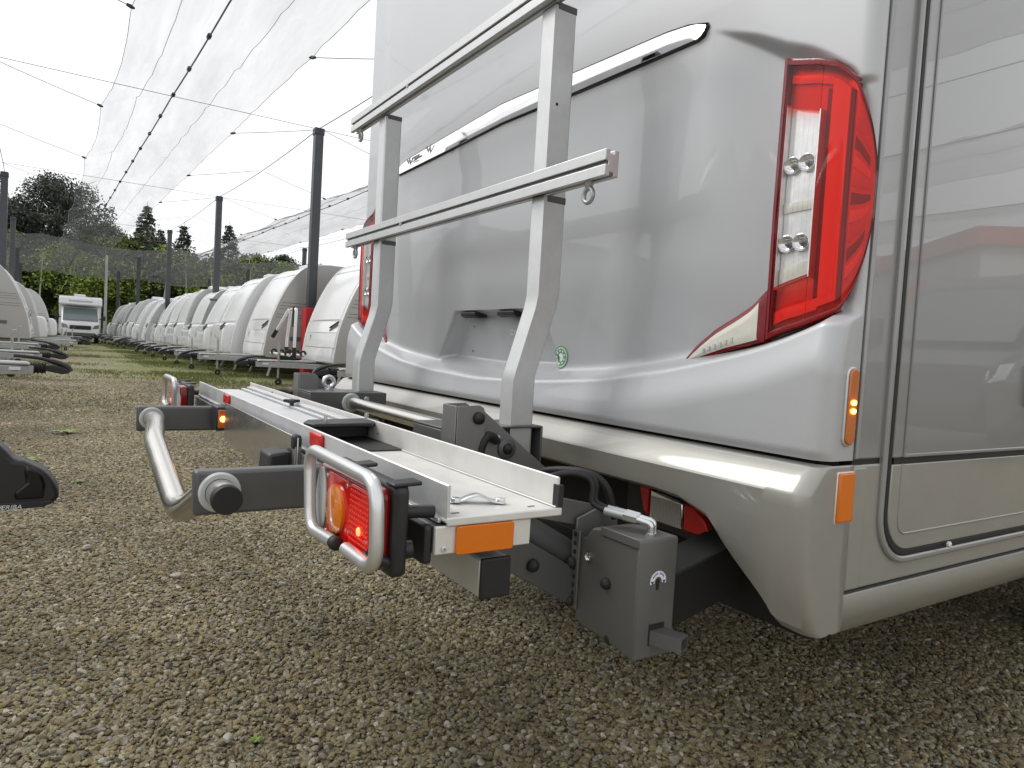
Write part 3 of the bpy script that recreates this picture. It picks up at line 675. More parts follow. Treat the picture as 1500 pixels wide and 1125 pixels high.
# tail lights: lens, housing, guard hoop
def taillight():
    z0,z1,y0,y1=.712,.818,.803,1.026
    h=lp(MB().prism(rrect(y0-.012,y1+.004,z0-.008,z1+.006,.012),'x',.350,.371),'light_housing','black_plastic',bevel=.006)
    tag(h,'carrier tail light in a black housing')
    sub(MB().prism([(.348,z1+.003),(.388,z1+.004),(.388,z1+.010),(.348,z1+.008)],'y',y0-.010,y0+.018),'hood','black_plastic',h,bevel=.003)
    sub(MB().prism([(.352,z1+.003),(.385,z1+.004),(.385,z1+.010),(.352,z1+.008)],'y',y1-.09,y1-.06),'hood','black_plastic',h,bevel=.003)
    le=sub(MB().prism(rrect(y0,y1,z0,z1,.014),'x',.326,.352),'lens','red_lens_dark',h,bevel=.007,seg=3)
    sub(MB().prism(rrect(y0+.004,y0+.085,z0+.006,z1-.006,.012),'x',.3235,.33),'reflex','red_lens',h,bevel=.003)
    sub(MB().prism(rrect(y0+.085,y1-.05,z0+.006,z1-.006,.006),'x',.3245,.33),'brake_lens','red_lens',h,bevel=.002)
    sub(MB().prism([(y1-.022+.022*math.cos(t*math.pi/10),.765+.049*math.sin(t*math.pi/10)) for t in range(20)],'x',.3232,.33),'reversing_lens','washer',h,bevel=.002)
    sub(MB().lathe([(0,.035),(.004,.0345),(.0055,.031),(.0058,0)],(.3245,.934,.765),(-1,0,0),28),'indicator','orange_lens',h,smooth=50)
    rf=MB()
    for i in range(9):
        for j in range(12):
            yy=y0+.012+.0075*i; zz=z0+.013+.0072*j
            rf.lathe([(0,.0032),(.0012,.0018),(.0015,0)],(.3236,yy,zz),(-1,0,0),6)
    q=sub(rf,'prism_field','red_lens_bright',h); q['kind']='stuff'
    sub(MB().lathe([(0,.006),(.002,.005),(.0035,0)],(.3225,y0+.036,.757),(-1,0,0),12),'lit_bulb','red_glow',h,smooth=50)
    for (yy,zz) in ((y0+.09,z0+.012),(y0+.09,z1-.012),(y1-.05,z0+.012),(y1-.05,z1-.012)):
        sub(MB().lathe([(0,.0035),(.001,.003),(.001,0)],(.324,yy,zz),(-1,0,0),8),'screw','zinc',h)
    gy0,gy1=.752,1.012; gx=.302
    gx=.31; gp=[(gx,.889,.730),(gx,1.003,.722),(gx,1.022,.839),(gx,.755,.838),(gx,.745,.735),(gx,.850,.733)]
    gd=sub(MB().tube(fillet(gp,.034,7),.0088,14),'guard_hoop','guard_tube',h,smooth=50)
    sub(MB().lathe([(-.004,.0093),(.010,.0093),(.012,.007),(.012,0)],(gx,.893,.7298),(0,-1,.05),16),'hoop_cap','rubber',h,smooth=50)
    for yy,zz in ((.925,.727),(.800,.734)): sub(MB().tube([(gx+.004,yy,zz+.002),(.350,yy+.004,zz-.010)],.008,10),'hoop_mount','black_plastic',h,smooth=50)
    sub(MB().tube([(.368,.815,.785),(.415,.815,.782)],.009,10),'cable_boss','black_plastic',h,smooth=50)
    sub(MB().tube([(.368,.815,.735),(.385,.812,.735)],.012,10),'cable_boss','black_plastic',h,smooth=50)
    return h
tl=taillight()
# shift the whole unit a little so that hoop and lens sit together, mirror to the far end
mirror(tl,lift)
lp(MB().tube(catmull([(.41,1.10,.73),(.415,1.18,.70),(.42,1.27,.735),(.42,1.40,.742)],6),.004,8),'cable','rubber',smooth=60)
lp(MB().tube(catmull([(.415,1.25,.755),(.405,1.30,.715),(.41,1.36,.70),(.42,1.38,.72)],6),.005,8),'cable','rubber',smooth=60)
# upright posts that carry the rail, with bolt caps
def ball(p,axis,r=.0105): return MB().lathe([(-.004,r*.8),(0,r),(r*.5,r*.95),(r*.95,r*.6),(r*1.15,0)],p,axis,16)
for yo in (1.215,):
    pst=MB()
    pst.box(.652,.6545,yo-.012,yo+.045,.66,.886)                 # web
    pst.prism([(.655,.66),(.655,.886),(.705,.888),(.716,.882),(.719,.87),(.724,.78),(.724,.66)],'y',yo-.0145,yo-.012)
    pst.prism([(.655,.66),(.655,.886),(.705,.888),(.716,.882),(.719,.87),(.724,.78),(.724,.66)],'y',yo+.045,yo+.0475)
    P=lp(pst,'carrier_post','grey_steel_light',bevel=.002); mirror(P,lift)
    for p in ((.703,yo-.015,.862),): b=lp(ball(p,(0,-1,0),.013),'bolt_cap','rubber',smooth=60); mirror(b,lift)
    # slanted link plates down to the lift box
    pl=MB(); pl.prism([(.690,.878),(.715,.884),(.905,.740),(.93,.66),(.86,.64),(.70,.78)],'y',yo+.004,yo+.010)
    P=lp(pl,'link_plate','grey_steel_light',bevel=.0015); mirror(P,lift)
    b=lp(ball((.786,yo+.003,.795),(0,-1,0),.0125),'bolt_cap','rubber',smooth=60); mirror(b,lift)
    b=lp(MB().lathe([(0,.022),(.004,.022),(.006,.019),(.006,0)],(.786,yo+.004,.795),(0,-1,0),20),'pivot_disc','grey_steel',smooth=40); mirror(b,lift)
    b=lp(ball((.757,yo-.004,.820),(0,-1,0),.0065),'bolt_head','zinc',smooth=60); mirror(b,lift)
    h=lp(MB().tube(catmull([(.715,yo-.01,.76),(.715,yo-.012,.80),(.728,yo-.012,.824),(.745,yo-.008,.822),(.757,yo-.004,.812)],6),.009,10),'hose','rubber',smooth=60); mirror(h,lift)
# cross tube between far and near brackets
lp(MB().tube([(.787,1.41,.803),(.787,2.165,.803)],.0195,24),'cross_tube','steel_tube',smooth=50)
bx=MB(); bx.box(.652,.910,1.395,1.400,.755,.836); bx.box(.652,.9045,1.262,1.3945,.8315,.8365); bx.box(.9045,.910,1.262,1.3945,.715,.8365); bx.box(.652,.6565,1.262,1.3945,.755,.831)
B=lp(bx,'side_channel','grey_steel',bevel=.003,seg=2); mirror(B,lift)
lp(MB().lathe([(0,.031),(.004,.0315),(.008,.028),(.008,.020)],(.787,2.172,.803),(0,-1,0),28),'washer','washer',smooth=40)
for p in ((.838,2.171,.815),): lp(MB().lathe([(0,.010),(.006,.010),(.006,0)],p,(0,-1,0),6),'bolt','zinc',bevel=.001)
lp(MB().lathe([(0,.008),(.006,.008),(.006,0)],(.910,2.20,.82),(1,0,0),6),'bolt','grey_steel')
eb=MB(); eb.tube([(.745+.0175*math.cos(t*math.pi/12),2.28,.862+.0175*math.sin(t*math.pi/12)) for t in range(24)],.0075,10,closed=True); eb.lathe([(0,.016),(.004,.016),(.004,.008),(.014,.007)],(.745,2.28,.836),(0,0,1),14)
lp(eb,'eye_bolt','zinc',smooth=50)
lp(MB().prism([(.72,.832),(.72,.873),(.765,.832)],'y',2.352,2.356),'gusset','grey_steel_light')
lp(MB().tube(catmull([(.64,2.40,.70),(.60,2.46,.78),(.62,2.42,.82),(.655,2.38,.815)],6),.009,10),'hose','rubber',smooth=60)
lp(MB().tube(catmull([(.78,1.16,.735),(.79,1.08,.772),(.82,1.0,.782),(.85,.97,.76),(.87,.96,.70)],8),.0075,10),'hose','rubber',smooth=60)
# ladder frame: bent uprights in brackets, two slotted cross bars with eye bolts
def upright(y0,y1):
    mb=MB(); d=.052
    path=[(.832,.70),(.832,.935),(.839,.962),(.880,1.098),(.886,1.13),(.886,1.768)]
    # front line and back line
    P=[]
    for (x,z) in path: P.append([(x,y0,z),(x,y1,z),(x+d+.008,y1,z+.008),(x+d+.008,y0,z+.008),(x,y0,z)])
    mb.grid(P); return mb
U=lp(upright(1.278,1.330),'upright','alu_frame',bevel=.005,seg=3); mirror(U,lift)
for z in (1.52,): 
    b=lp(MB().lathe([(0,.0035),(.0006,.0035),(.0006,0)],(.905,1.2778,1.555),(0,-1,0),10),'bolt_hole','rubber'); mirror(b,lift)
def crossbar(zc,nm):
    c=MB(); x0=.864; hh=.0255
    prof=[(x0,zc+hh),(x0,zc+.004),(x0+.008,zc+.004),(x0+.008,zc-.004),(x0,zc-.004),(x0,zc-hh),(x0+.012,zc-hh),(x0+.012,zc-hh+.008),(x0+.022,zc-hh+.008),(x0+.022,zc-hh),(x0+.034,zc-hh),(x0+.034,zc+hh),(x0+.022,zc+hh),(x0+.022,zc+hh-.008),(x0+.012,zc+hh-.008),(x0+.012,zc+hh)]
    c.prism(prof,'y',1.047,2.525); o=lp(c,'cross_bar','alu_frame',bevel=.0012)
    sl=MB().box(x0+.006,x0+.009,1.05,2.52,zc-.0036,zc+.0036); sub(sl,'slot','stripe_dark',o)
    for y in (1.115,2.46):
        e=MB(); cz=zc-hh-.026
        e.tube([(x0+.017+.0*t,y+.0145*math.cos(t*math.pi/10),cz+.0145*math.sin(t*math.pi/10)) for t in range(20)],.005,8,closed=True); e.lathe([(0,.010),(.008,.009),(.016,.005)],(x0+.017,y,cz+.028),(0,0,-1),12)
        sub(e,'eye_bolt','galvanised',o,smooth=50)
    sub(MB().lathe([(0,.007),(.004,.006),(.004,0)],(x0+.002,2.02,zc),(-1,0,0),8),'slot_nut','galvanised',o)
    for y in (1.304,2*YC-1.304): sub(MB().box(x0+.030,x0+.082,y-.027,y+.027,zc-hh-.012,zc-hh+.004),'joint_plate','grey_steel',o,bevel=.002)
crossbar(1.376,'lower'); crossbar(1.797,'upper')
# lift box with hydraulic couplings, ratchet strip and tow lug
def liftbox():
    y0,y1,x0,x1=.818,.975,.800,.890
    pr=[(y0,.497),(y0,.700),(y0+.004,.7015),(.905,.700),(.940,.694),(.958,.672),(.975,.668),(.975,.515),(.955,.510),(.87,.505)]
    b=lp(MB().prism(pr,'x',x0,x1),'lift_box','box_steel',bevel=.004); tag(b,'grey steel gear box of the lift near the ground')
    sub(MB().box(x0-.003,x0,y0+.002,.915,.688,.703),'lid_edge','box_steel',b,bevel=.001)
    sub(MB().box(x0-.006,x0,.968,.990,.535,.680),'ratchet_strip','box_steel',b,bevel=.002)
    for k in range(9): sub(MB().lathe([(0,.0042),(.0008,.0042),(.0008,0)],(x0-.0062,.979,.548+.0155*k),(-1,0,0),10),'strip_hole','rubber',b)
    for p in ((.985,.618),(.985,.548)): sub(ball((x0-.006,p[0],p[1]),(-1,0,0),.0115),'bolt_cap','rubber',b,smooth=60)
    sub(ball((x0,.893,.607),(-1,0,0),.0105),'bolt_cap','rubber',b,smooth=60); sub(ball((x0+.01,.885,.512),(-1,0,-.3),.011),'bolt_cap','rubber',b,smooth=60)
    sub(MB().lathe([(0,.008),(.004,.008),(.005,.006),(.002,.003),(.002,0)],(x0,.945,.640),(-1,0,0),16),'socket_screw','zinc',b,smooth=40)
    # arc sticker with arrow marks and key slot on the side
    P=[[(.846+r*math.cos(t*math.pi/16),y0-.0008,.628+r*math.sin(t*math.pi/16)) for t in range(-1,18)] for r in (.0085,.0185)]
    sub(MB().grid(P),'dial_sticker','paper',b,solid=.0006)
    for t in (0,16):
        cx,cz=.846+.0135*math.cos(t*math.pi/16),.628+.0135*math.sin(t*math.pi/16)
        sub(MB().prism([(cx-.004,cz+.002),(cx+.004,cz+.002),(cx,cz-.004)],'y',y0-.0016,y0-.0012),'arrow_mark','blue_ink',b)
    for t in range(3,14):
        if t==8: continue
        cx,cz=.846+.0145*math.cos(t*math.pi/16),.628+.0145*math.sin(t*math.pi/16)
        sub(MB().box(cx-.0006,cx+.0006,y0-.0016,y0-.0012,cz-.0018,cz+.0018),'dial_mark','blue_ink',b)
    sub(MB().prism([(.843,.614),(.848,.614),(.850,.630),(.846,.634),(.842,.630)],'y',y0-.0012,y0),'key_slot','rubber',b)
    # hydraulic elbows
    for (x,y) in ((.846,.842),(.862,.852)):
        sub(MB().lathe([(0,.009),(.004,.009),(.004,.0065),(.014,.006)],(x,y,.7005),(0,0,1),12),'fitting','zinc',b,smooth=40)
        sub(MB().tube(fillet([(x,y,.708),(x,y,.720),(x-.014,y+.026,.724)],.008,4),.0062,10),'fitting','zinc',b,smooth=60)
        sub(MB().tube([(x-.012,y+.022,.7235),(x-.024,y+.044,.726)],.0085,6),'hex_nut','zinc',b)
        sub(MB().tube([(x-.022,y+.041,.7258),(x-.040,y+.075,.729)],.0075,12),'ferrule','galvanised',b,smooth=60)
        sub(MB().tube(catmull([(x-.038,y+.072,.729),(x-.052,y+.096,.740),(x-.050,y+.100,.768),(x-.058,y+.110,.784),(x-.090,y+.13,.788),(x-.14,y+.15,.774),(x-.19,y+.17,.752)],8),.0050,10),'hose','rubber',b,smooth=60)
    # square drive tube poking out below
    sub(MB().box(.832,.868,y0-.0006,y0+.01,.520,.556),'drive_opening','rubber',b)
    t0=MB(); o4=[(.836,.522),(.866,.522),(.866,.546),(.836,.546)]; i4=[(.8385,.5245),(.8635,.5245),(.8635,.5435),(.8385,.5435)]
    ring2d(t0,o4,i4,'y',y0-.050,y0+.02); q=sub(t0,'drive_tube','box_steel',b); q.matrix_parent_inverse=Matrix.Identity(4)
    q2=Matrix.Translation((.851,y0,.534))@Matrix.Rotation(rad(22),4,'Z')@Matrix.Translation((-.851,-y0,-.534)); q.data.transform(q2)
    return b
liftbox()
lp(MB().prism([(.86,.50),(.86,.60),(1.12,.66),(1.12,.56)],'y',.86,.95),'chassis_mount','underbody',bevel=.004)
# lift arms running down from the rail to the box and hydraulic ram between
lp(MB().bar((.575,.985,.70),(.845,.985,.545),.010,.062),'lift_arm','grey_steel',bevel=.002)
lp(MB().bar((.60,1.06,.735),(.90,1.06,.60),.010,.062),'lift_arm','grey_steel',bevel=.002)
lp(MB().tube([(.60,1.025,.735),(.80,1.025,.625)],.030,20),'hydraulic_ram','grey_steel',smooth=50)
lp(MB().tube([(.79,1.025,.63),(.88,1.025,.58)],.012,14),'ram_rod','zinc',smooth=50)
lp(ball((.70,.979,.626),(0,-1,0),.012),'bolt_cap','rubber',smooth=60)
lp(MB().bar((.64,1.0,.745),(.88,1.0,.69),.006,.045),'link_plate','grey_steel_light',bevel=.002)
lp(MB().prism([(.80,.70),(.86,.72),(.90,.715),(.90,.66),(.80,.66)],'y',.985,.99),'link_plate','grey_steel_light',bevel=.002)
# ------------------------------------------------------------------ caravans
PROF={'round':[(1.62,.52),(1.60,.62),(1.63,.85),(1.70,1.25),(1.90,1.83),(2.13,2.30),(2.36,2.62),(2.62,2.80),(3.0,2.87),(3.6,2.88),(7.0,2.86),(7.25,2.75),(7.4,2.3),(7.45,.52)],
      'steep':[(1.66,.52),(1.64,.62),(1.66,.85),(1.72,1.25),(1.86,1.83),(2.04,2.30),(2.22,2.56),(2.45,2.70),(2.8,2.76),(3.6,2.77),(6.4,2.75),(6.65,2.62),(6.75,2.2),(6.8,.52)]}
def make_caravan(kind,side,nose,stripes=0,ac=False,darkwin=False):
    root=empty('caravan')
    prof=[(p.x,p.z) for p in catmull([(x,0,z) for x,z in PROF[kind]],4)]
    def fx(z):
        pts=[p for p in prof if p[0]<3.2]
        return lerp([(pz,px) for px,pz in sorted(pts,key=lambda q:q[1])],z)
    def prt(mb,name,m,parent=None,**k): return mb.build(name,m,parent or root,**k)
    W=1.13
    mb=MB(); mb.grid([[(x,y,z) for (x,z) in prof] for y in (-W,W)]); mb.add([(1.62,-W,.52),(1.62,W,.52),(7.4,W,.52),(7.4,-W,.52)],[(0,1,2,3)])
    prt(mb,'shell','caravan_white',smooth=40)
    for s in (-1,1):
        mb=MB(); pp=[(x+(.006 if x>3 else -.006),z+(.006 if z>1 else 0)) for x,z in prof]
        mb.prism(pp,'y',s*W,s*(W+.03)); sp=prt(mb,'side_panel',side,bevel=.008)
        mb=MB(); mb.tube([(x-.004 if x<3 else x+.004,s*(W+.004),z+.006) for x,z in prof],.016,6); prt(mb,'awning_rail','caravan_white' if side!='caravan_silver' else 'caravan_silver',smooth=60)
        mb=MB().prism(rrect(3.1,4.3,1.45,2.05,.07),'y',s*(W+.031),s*(W+.05)); wn=prt(mb,'side_window','window_dark',bevel=.01)
        if s<0: mb=MB().prism(rrect(5.0,6.0,1.45,2.05,.07),'y',s*(W+.031),s*(W+.05)); prt(mb,'side_window','window_dark',bevel=.01)
        mb=MB(); mb.prism(rrect(2.2,2.55,.95,1.05,.02),'y',s*(W+.031),s*(W+.045)); prt(mb,'service_hatch','stripe_dark',bevel=.004)
        for k in range(stripes):
            z=1.50+.075*k+(.06 if k>1 else 0); x0=fx(z)+.06
            prt(MB().box(x0,x0+4.4,s*(W+.0305),s*(W+.033),z,z+.012),'stripe','stripe_dark',None)
    def front(poly,off,th,name,m,bev=.006,parent=None):
        mb=MB(); n=len(poly)
        def nrm(z): d=fx(z+.02)-fx(z-.02); l=math.hypot(d,.04); return (-.04/l,d/l)
        def P(y,z,o): nx,nz=nrm(z); return (fx(z)+nx*o,y,z+nz*o)
        vs=[P(y,z,off+th) for y,z in poly]+[P(y,z,off-.03) for y,z in poly]
        mb.add(vs,[tuple(range(n))]+[(i,i+n,(i+1)%n+n,(i+1)%n) for i in range(n)]); return prt(mb,name,m,parent,bevel=bev)
    def frontgrid(y0,y1,z0,z1,off,name,m,ny=6,nz=10,bow=0):
        P=[]; zsx=[z0+(z1-z0)*k/nz for k in range(nz+1)]
        for z in zsx:
            P.append([(fx(z)-off-bow*math.sin(math.pi*(j/ny))*1.0,y0+(y1-y0)*j/ny,z) for j in range(ny+1)])
        P=[[(p[0]+off+.03,p[1],p[2]) for p in P[0]]]+P+[[(p[0]+off+.03,p[1],p[2]) for p in P[-1]]]
        P=[[(r[0][0]+off+.03,r[0][1],r[0][2])]+r+[(r[-1][0]+off+.03,r[-1][1],r[-1][2])] for r in P]
        return prt(MB().grid(P),name,m,None,smooth=40)
    frontgrid(-.98,.98,1.46,2.56,.012,'front_window','window_dark' if darkwin else 'caravan_front',6,12,.02)
    prt(MB().grid([[(fx(z)-.016,y,z) for y in (-1.1,1.1)] for z in (2.57,2.59,2.61)]),'seam','cover_grey')
    prt(MB().grid([[(fx(z)-.010,y,z) for y in (-1.12,1.12)] for z in (1.425,1.435,1.445)]),'seam','cover_grey')
    if nose=='flush':
        frontgrid(-1.06,1.06,1.18,1.42,.022,'locker_top','caravan_lid',6,4,.02)
        frontgrid(-1.06,1.06,.86,1.165,.028,'locker_lid','caravan_lid',6,4,.03)
        frontgrid(-1.02,1.02,.55,.845,.034,'locker_base','caravan_lid',6,4,.03)
        hz=1.25
    else:
        prt(MB().prism([(p[0],p[1]) for p in [(1.7,.50),(1.42,.50),(1.38,.58),(1.37,.8),(1.40,1.15),(1.46,1.30),(1.54,1.37),(1.80,1.40)]],'y',-.98,.98),'locker_lid','caravan_lid',bevel=.07,seg=3)
        hz=1.22
    for s in (-1,):
        xo=fx(hz)-.03 if nose=='flush' else 1.415
        for k,(za,zb) in enumerate(((0,.10),(.10,.19))):
            mb=MB(); mb.bar((xo-.012+.02*k*0,s*.62,hz-.03+za*.6),(xo+.012+.03*k,s*1.0,hz+.04+zb*.6),.03,.028,up=(0,0,1)); prt(mb,'grab_handle','stripe_dark' if k==0 else 'black_gloss')
    prt(MB().box((fx(1.0)-.05 if nose=='flush' else 1.355),(fx(1.0)-.02 if nose=='flush' else 1.40),.55,.60,.95,1.12),'badge','cover_grey')
    # drawbar: two converging rails, cover, coupling, stabiliser, jockey wheel
    for s in (-1,1):
        prt(MB().bar((.30,s*.055,.43),(2.4,s*.62,.43),.05,.11),'drawbar_rail','galvanised',bevel=.006)
        prt(MB().bar((1.9,s*.85,.50),(1.75,s*.95,.06),.03,.05,up=(1,0,0)),'corner_steady','galvanised')
        prt(MB().lathe([(-.09,.15),(-.1,.26),(-.07,.31),(.07,.31),(.1,.26),(.09,.15),(.04,.03)],(4.7,s*(W-.12),.31),(0,s,0),20),'wheel','rubber',smooth=40)
    prt(MB().prism([(.32,.49),(.36,.53),(1.5,.545),(1.62,.50)],'y',-.14,.14),'drawbar_cover','cover_grey',bevel=.02)
    prt(MB().box(.42,.62,-.145,-.1405,.43,.47),'maker_plate','paper')
    prt(MB().box(.42,.62,.1405,.145,.43,.47),'maker_plate','paper')
    bl=MB(); pr=[]
    for k in range(9): pr+= [(.02*k,.058 if k%2 else .075)]
    bl.lathe(pr,(.17,0,.455),(1,0,0),16); prt(bl,'bellows','rubber',smooth=30)
    prt(MB().prism([(.20,.49),(.10,.50),(-.02,.47),(-.07,.43),(-.08,.40),(.0,.385),(.20,.43)],'y',-.05,.05),'coupling_head','black_plastic',bevel=.012)
    prt(MB().tube(catmull([(-.09,0,.42),(-.04,0,.485),(.08,0,.535),(.26,0,.58),(.50,0,.60)],5),[.040]*6+[.034]*6+[.022]*9,8),'stabiliser_handle','black_plastic',smooth=50)
    prt(MB().tube([(.75,-.12,.16),(.75,-.12,.88)],.024,8),'jockey_post','galvanised',smooth=50)
    prt(MB().tube(fillet([(.75,-.12,.86),(.75,-.12,.92),(.68,-.12,.93),(.66,-.12,1.0)],.02,3),.008,6),'jockey_crank','galvanised')
    prt(MB().lathe([(-.025,.02),(-.025,.07),(.025,.07),(.025,.02)],(.76,-.12,.07),(0,1,0),14),'jockey_wheel','rubber')
    prt(MB().tube([(.62,-.16,.50),(.80,-.16,.44)],.014,6),'brake_lever','red_pad')
    if ac: prt(MB().box(3.6,4.5,-.4,.4,2.86,3.02),'roof_unit','caravan_white',bevel=.04)
    prt(MB().box(2.75,3.35,-.3,.3,2.80,2.93),'roof_hatch','caravan_white',bevel=.03)
    return root
protos={}
def caravan(x,y,rz,style,label,group):
    if style not in protos:
        protos[style]=o=make_caravan(*STY[style])
    else:
        o=copy_tree(protos[style])
    o.location=(x,y,0); o.rotation_euler=(0,0,rz); tag(o,label,'caravan',group)
    if y>20: k=R.uniform(.93,1.04); o.scale=(R.uniform(.95,1.03),R.uniform(.96,1.02),k)
    return o
STY={'warm':('round','caravan_warm','flush',5),'grey':('steep','caravan_grey','nose',0,True),'white':('round','caravan_white','nose',0),'wgrey':('round','caravan_silver','flush',3),
     'silver':('steep','caravan_silver','nose',2),'dark':('round','caravan_grey','flush',0,False,True)}
GR='caravans in the right-hand row'
right=[(3.75,12.0,'warm','nearest caravan of the right row, mostly hidden behind the motorhome'),
 (3.03,15.04,'warm','white fronted caravan with bike rack on drawbar beside the motorhome tail'),
 (2.40,18.35,'warm','white fronted caravan with striped warm grey side, behind the red padded pole'),
 (2.22,21.05,'white','caravan with white nose box just left of the striped grey sided one'),
 (2.15,23.75,'white','second caravan with white nose box, beside the grey sided one with roof unit'),
 (2.12,26.6,'grey','grey sided caravan with dark roof band and small badge on its flank')]
names=['sixth','seventh','eighth','ninth','tenth','eleventh','twelfth','thirteenth','fourteenth','fifteenth','sixteenth','seventeenth']
sty=['silver','grey','white','dark','wgrey','white','silver','white','grey','wgrey','white','silver']
for k in range(12):
    y=29.3+2.75*k; right.append((2.12-.03*(y-26.6)*1.0+(.35 if k==3 else 0),y,sty[k],names[k]+' caravan visible along the right row, counting from the motorhome'))
cars=[caravan(x,y,0,s,l,GR) for x,y,s,l in right]
GL='caravans in the left-hand row'
left=[(-.03,10.4,'warm','left row caravan showing only its drawbar with black hitch, nearest fully visible coupling'),
 (-.06,15.5,'wgrey','left row caravan with only its drawbar in view, second coupling from the gravel foreground'),
 (-.22,20.6,'silver','left row caravan with only its drawbar in view, third coupling back'),
 (.62,27.3,'warm','grey sided caravan with thin stripes at the left edge of the picture'),
 (.75,33.2,'silver','second grey caravan body from the left edge'),
 (1.0,40.2,'silver','third caravan body from the left edge, silver with double stripes, beside white motorhome'),
 (-.6,46.5,'white','farthest caravan of the left row beside the white motorhome')]
for x,y,s,l in left: cars.append(caravan(x,y,math.pi,s,l,GL))
cars.append(caravan(-1.3,5.2,math.pi,'warm','unseen caravan added on the left, outside the picture, to reflect in the motorhome tail',GL))  # unseen, added so the tail paint has something to reflect
near=caravan(-.10,2.8,math.pi,'wgrey','near left caravan showing only the tip of its black hitch cover',GL)
for ch in list(near.children):
    if ch.name.split('.')[0] in ('coupling_head','stabiliser_handle','bellows','maker_plate'): bpy.data.objects.remove(ch)
# its moulded coupling cover, local frame of the caravan (turned by 180 degrees)
def loc(p): return (-.10-p[0],p[1])
cov=[(-.30,.72),(-.175,.650),(-.152,.622),(-.130,.589),(-.105,.586),(-.081,.570),(-.055,.553),(-.036,.531),(-.019,.500),(-.011,.478),(-.009,.452),(-.018,.434),(-.05,.422),(-.096,.417),(-.17,.413),(-.34,.41),(-.34,.69)]
o=MB().prism([loc(p) for p in cov],'y',-.055,.055).build('coupling_cover','black_plastic',near,bevel=.014,seg=3)
o=MB().prism([loc(p) for p in [(-.105,.575),(-.082,.563),(-.055,.54),(-.045,.50),(-.05,.45),(-.13,.45),(-.13,.48),(-.10,.51),(-.105,.545)]],'y',-.062,.062).build('cover_cheek','black_gloss',near,bevel=.01,seg=2)
o=MB().prism([loc(p) for p in [(-.34,.44),(-.03,.442),(-.02,.436),(-.05,.420),(-.34,.412)]],'y',-.059,.059).build('cover_skirt','black_plastic',near,bevel=.003)
for k in range(3): MB().box(-.10+.158-.0*k,-.10+.172+.012,.0592,.0600,.4225+.0045*k,.4245+.0045*k).build('logo_bar','paper',near)
# lettering faces the camera side (world -Y = local +Y after the half turn)
tx=text('brand_lettering','ERIBA',.021,'paper',None,Matrix(((1,0,0,-.163),(0,0,-1,2.8-.0597),(0,1,0,.4195),(0,0,0,1))))
tx.parent=near; tx.matrix_parent_inverse=(Matrix.Translation((-.10,2.8,0))@Matrix.Rotation(math.pi,4,'Z')).inverted()
MB().tube([(.18,0,.455),(.40,0,.455)],.04,10).build('coupling_shaft','galvanised',near,smooth=50)
# small flank badge on the grey caravan, bike rack on the drawbar of the second caravan
gc=cars[5]
for (a,b,c,d) in ((1.95,1.955,.92,1.02),(1.955,2.03,1.015,1.02),(1.955,2.03,.92,.925)): MB().box(a,b,-1.164,-1.1605,c,d).build('flank_badge','stripe_dark',gc)
for k in range(4): MB().box(2.05+.075*k,2.11+.075*k,-1.164,-1.1605,.925,1.0).build('flank_letter','stripe_dark',gc)
MB().box(1.98,6.2,-1.164,-1.1605,2.28,2.36).build('roof_band','stripe_dark',gc)
rk=tag(empty('bike_rack',(3.03,15.04,0)),'folding white bike rack mounted on the drawbar before the white caravan','bike rack')
def rp_(mb,name,m,**k): return mb.build(name,m,rk,**k)
rp_(MB().tube(fillet([(.95,-.55,.60),(.95,-.55,1.02),(.97,-.50,1.62),(.97,-.10,1.62),(.95,.05,1.02),(.95,.05,.60)],.05,4),.032,10),'hoop','caravan_white',smooth=50)
rp_(MB().tube([(.95,.0,1.62),(.78,.35,1.12)],.03,8),'clamp_arm','caravan_white',smooth=50)
rp_(MB().tube([(.80,.32,1.18),(.74,.42,1.02)],.045,8),'clamp','black_plastic',smooth=50)
rp_(MB().tube([(.95,-.40,1.66),(.95,-.42,1.25)],.035,8),'clamp','black_plastic',smooth=50)
for x in (.80,1.12):
    rp_(MB().tube([(x,-.75,.66),(x,.75,.66)],.03,8),'wheel_rail','alu_white',smooth=50)
    for y in (-.6,-.1,.5): rp_(MB().lathe([(-.02,.03),(-.02,.07),(.02,.07),(.02,.03)],(x,y,.70),(0,1,0),10),'wheel_strap','black_plastic')
for y in (-.55,.05): rp_(MB().tube([(.95,y,.60),(.95,y,.82)],.045,8),'hinge','black_plastic',smooth=50)
rp_(MB().box(.80,1.12,-.05,.05,.50,.64),'base_block','black_plastic',bevel=.01)
# jockey tops with red caps
# ------------------------------------------------------------------ far motorhome facing us down the lane
fm=tag(empty('white_motorhome',(.72,50,0)),'white motorhome facing us at the far end of the lane','motorhome')
def fp(mb,name,m,parent=None,**k): return mb.build(name,m,parent or fm,**k)
fp(MB().prism([(1.1,.5),(1.1,2.3),(-.2,2.25),(-.35,2.35),(-.2,2.72),(.3,2.84),(6.4,2.84),(6.4,.5)],'x',-1.12,1.12),'body','caravan_white',bevel=.06,seg=3)
fp(MB().prism([(1.2,.45),(1.2,2.2),(.15,2.18),(-.75,1.32),(-1.0,1.22),(-1.12,.85),(-1.1,.42)],'x',-.98,.98),'cab','caravan_white',bevel=.07,seg=3)
fp(MB().add([(-.86,.10,2.10),(.86,.10,2.10),(.92,-.74,1.36),(-.92,-.74,1.36)],[(0,1,2,3)]),'windscreen','windscreen',solid=.02,loc=(0,-.035,.02))
fp(MB().box(-.55,.55,-1.16,-1.08,.82,1.06),'grille','black_plastic',bevel=.03)
fp(MB().box(-.80,.80,-1.15,-1.05,.42,.64),'front_bumper','grey_steel',bevel=.05)
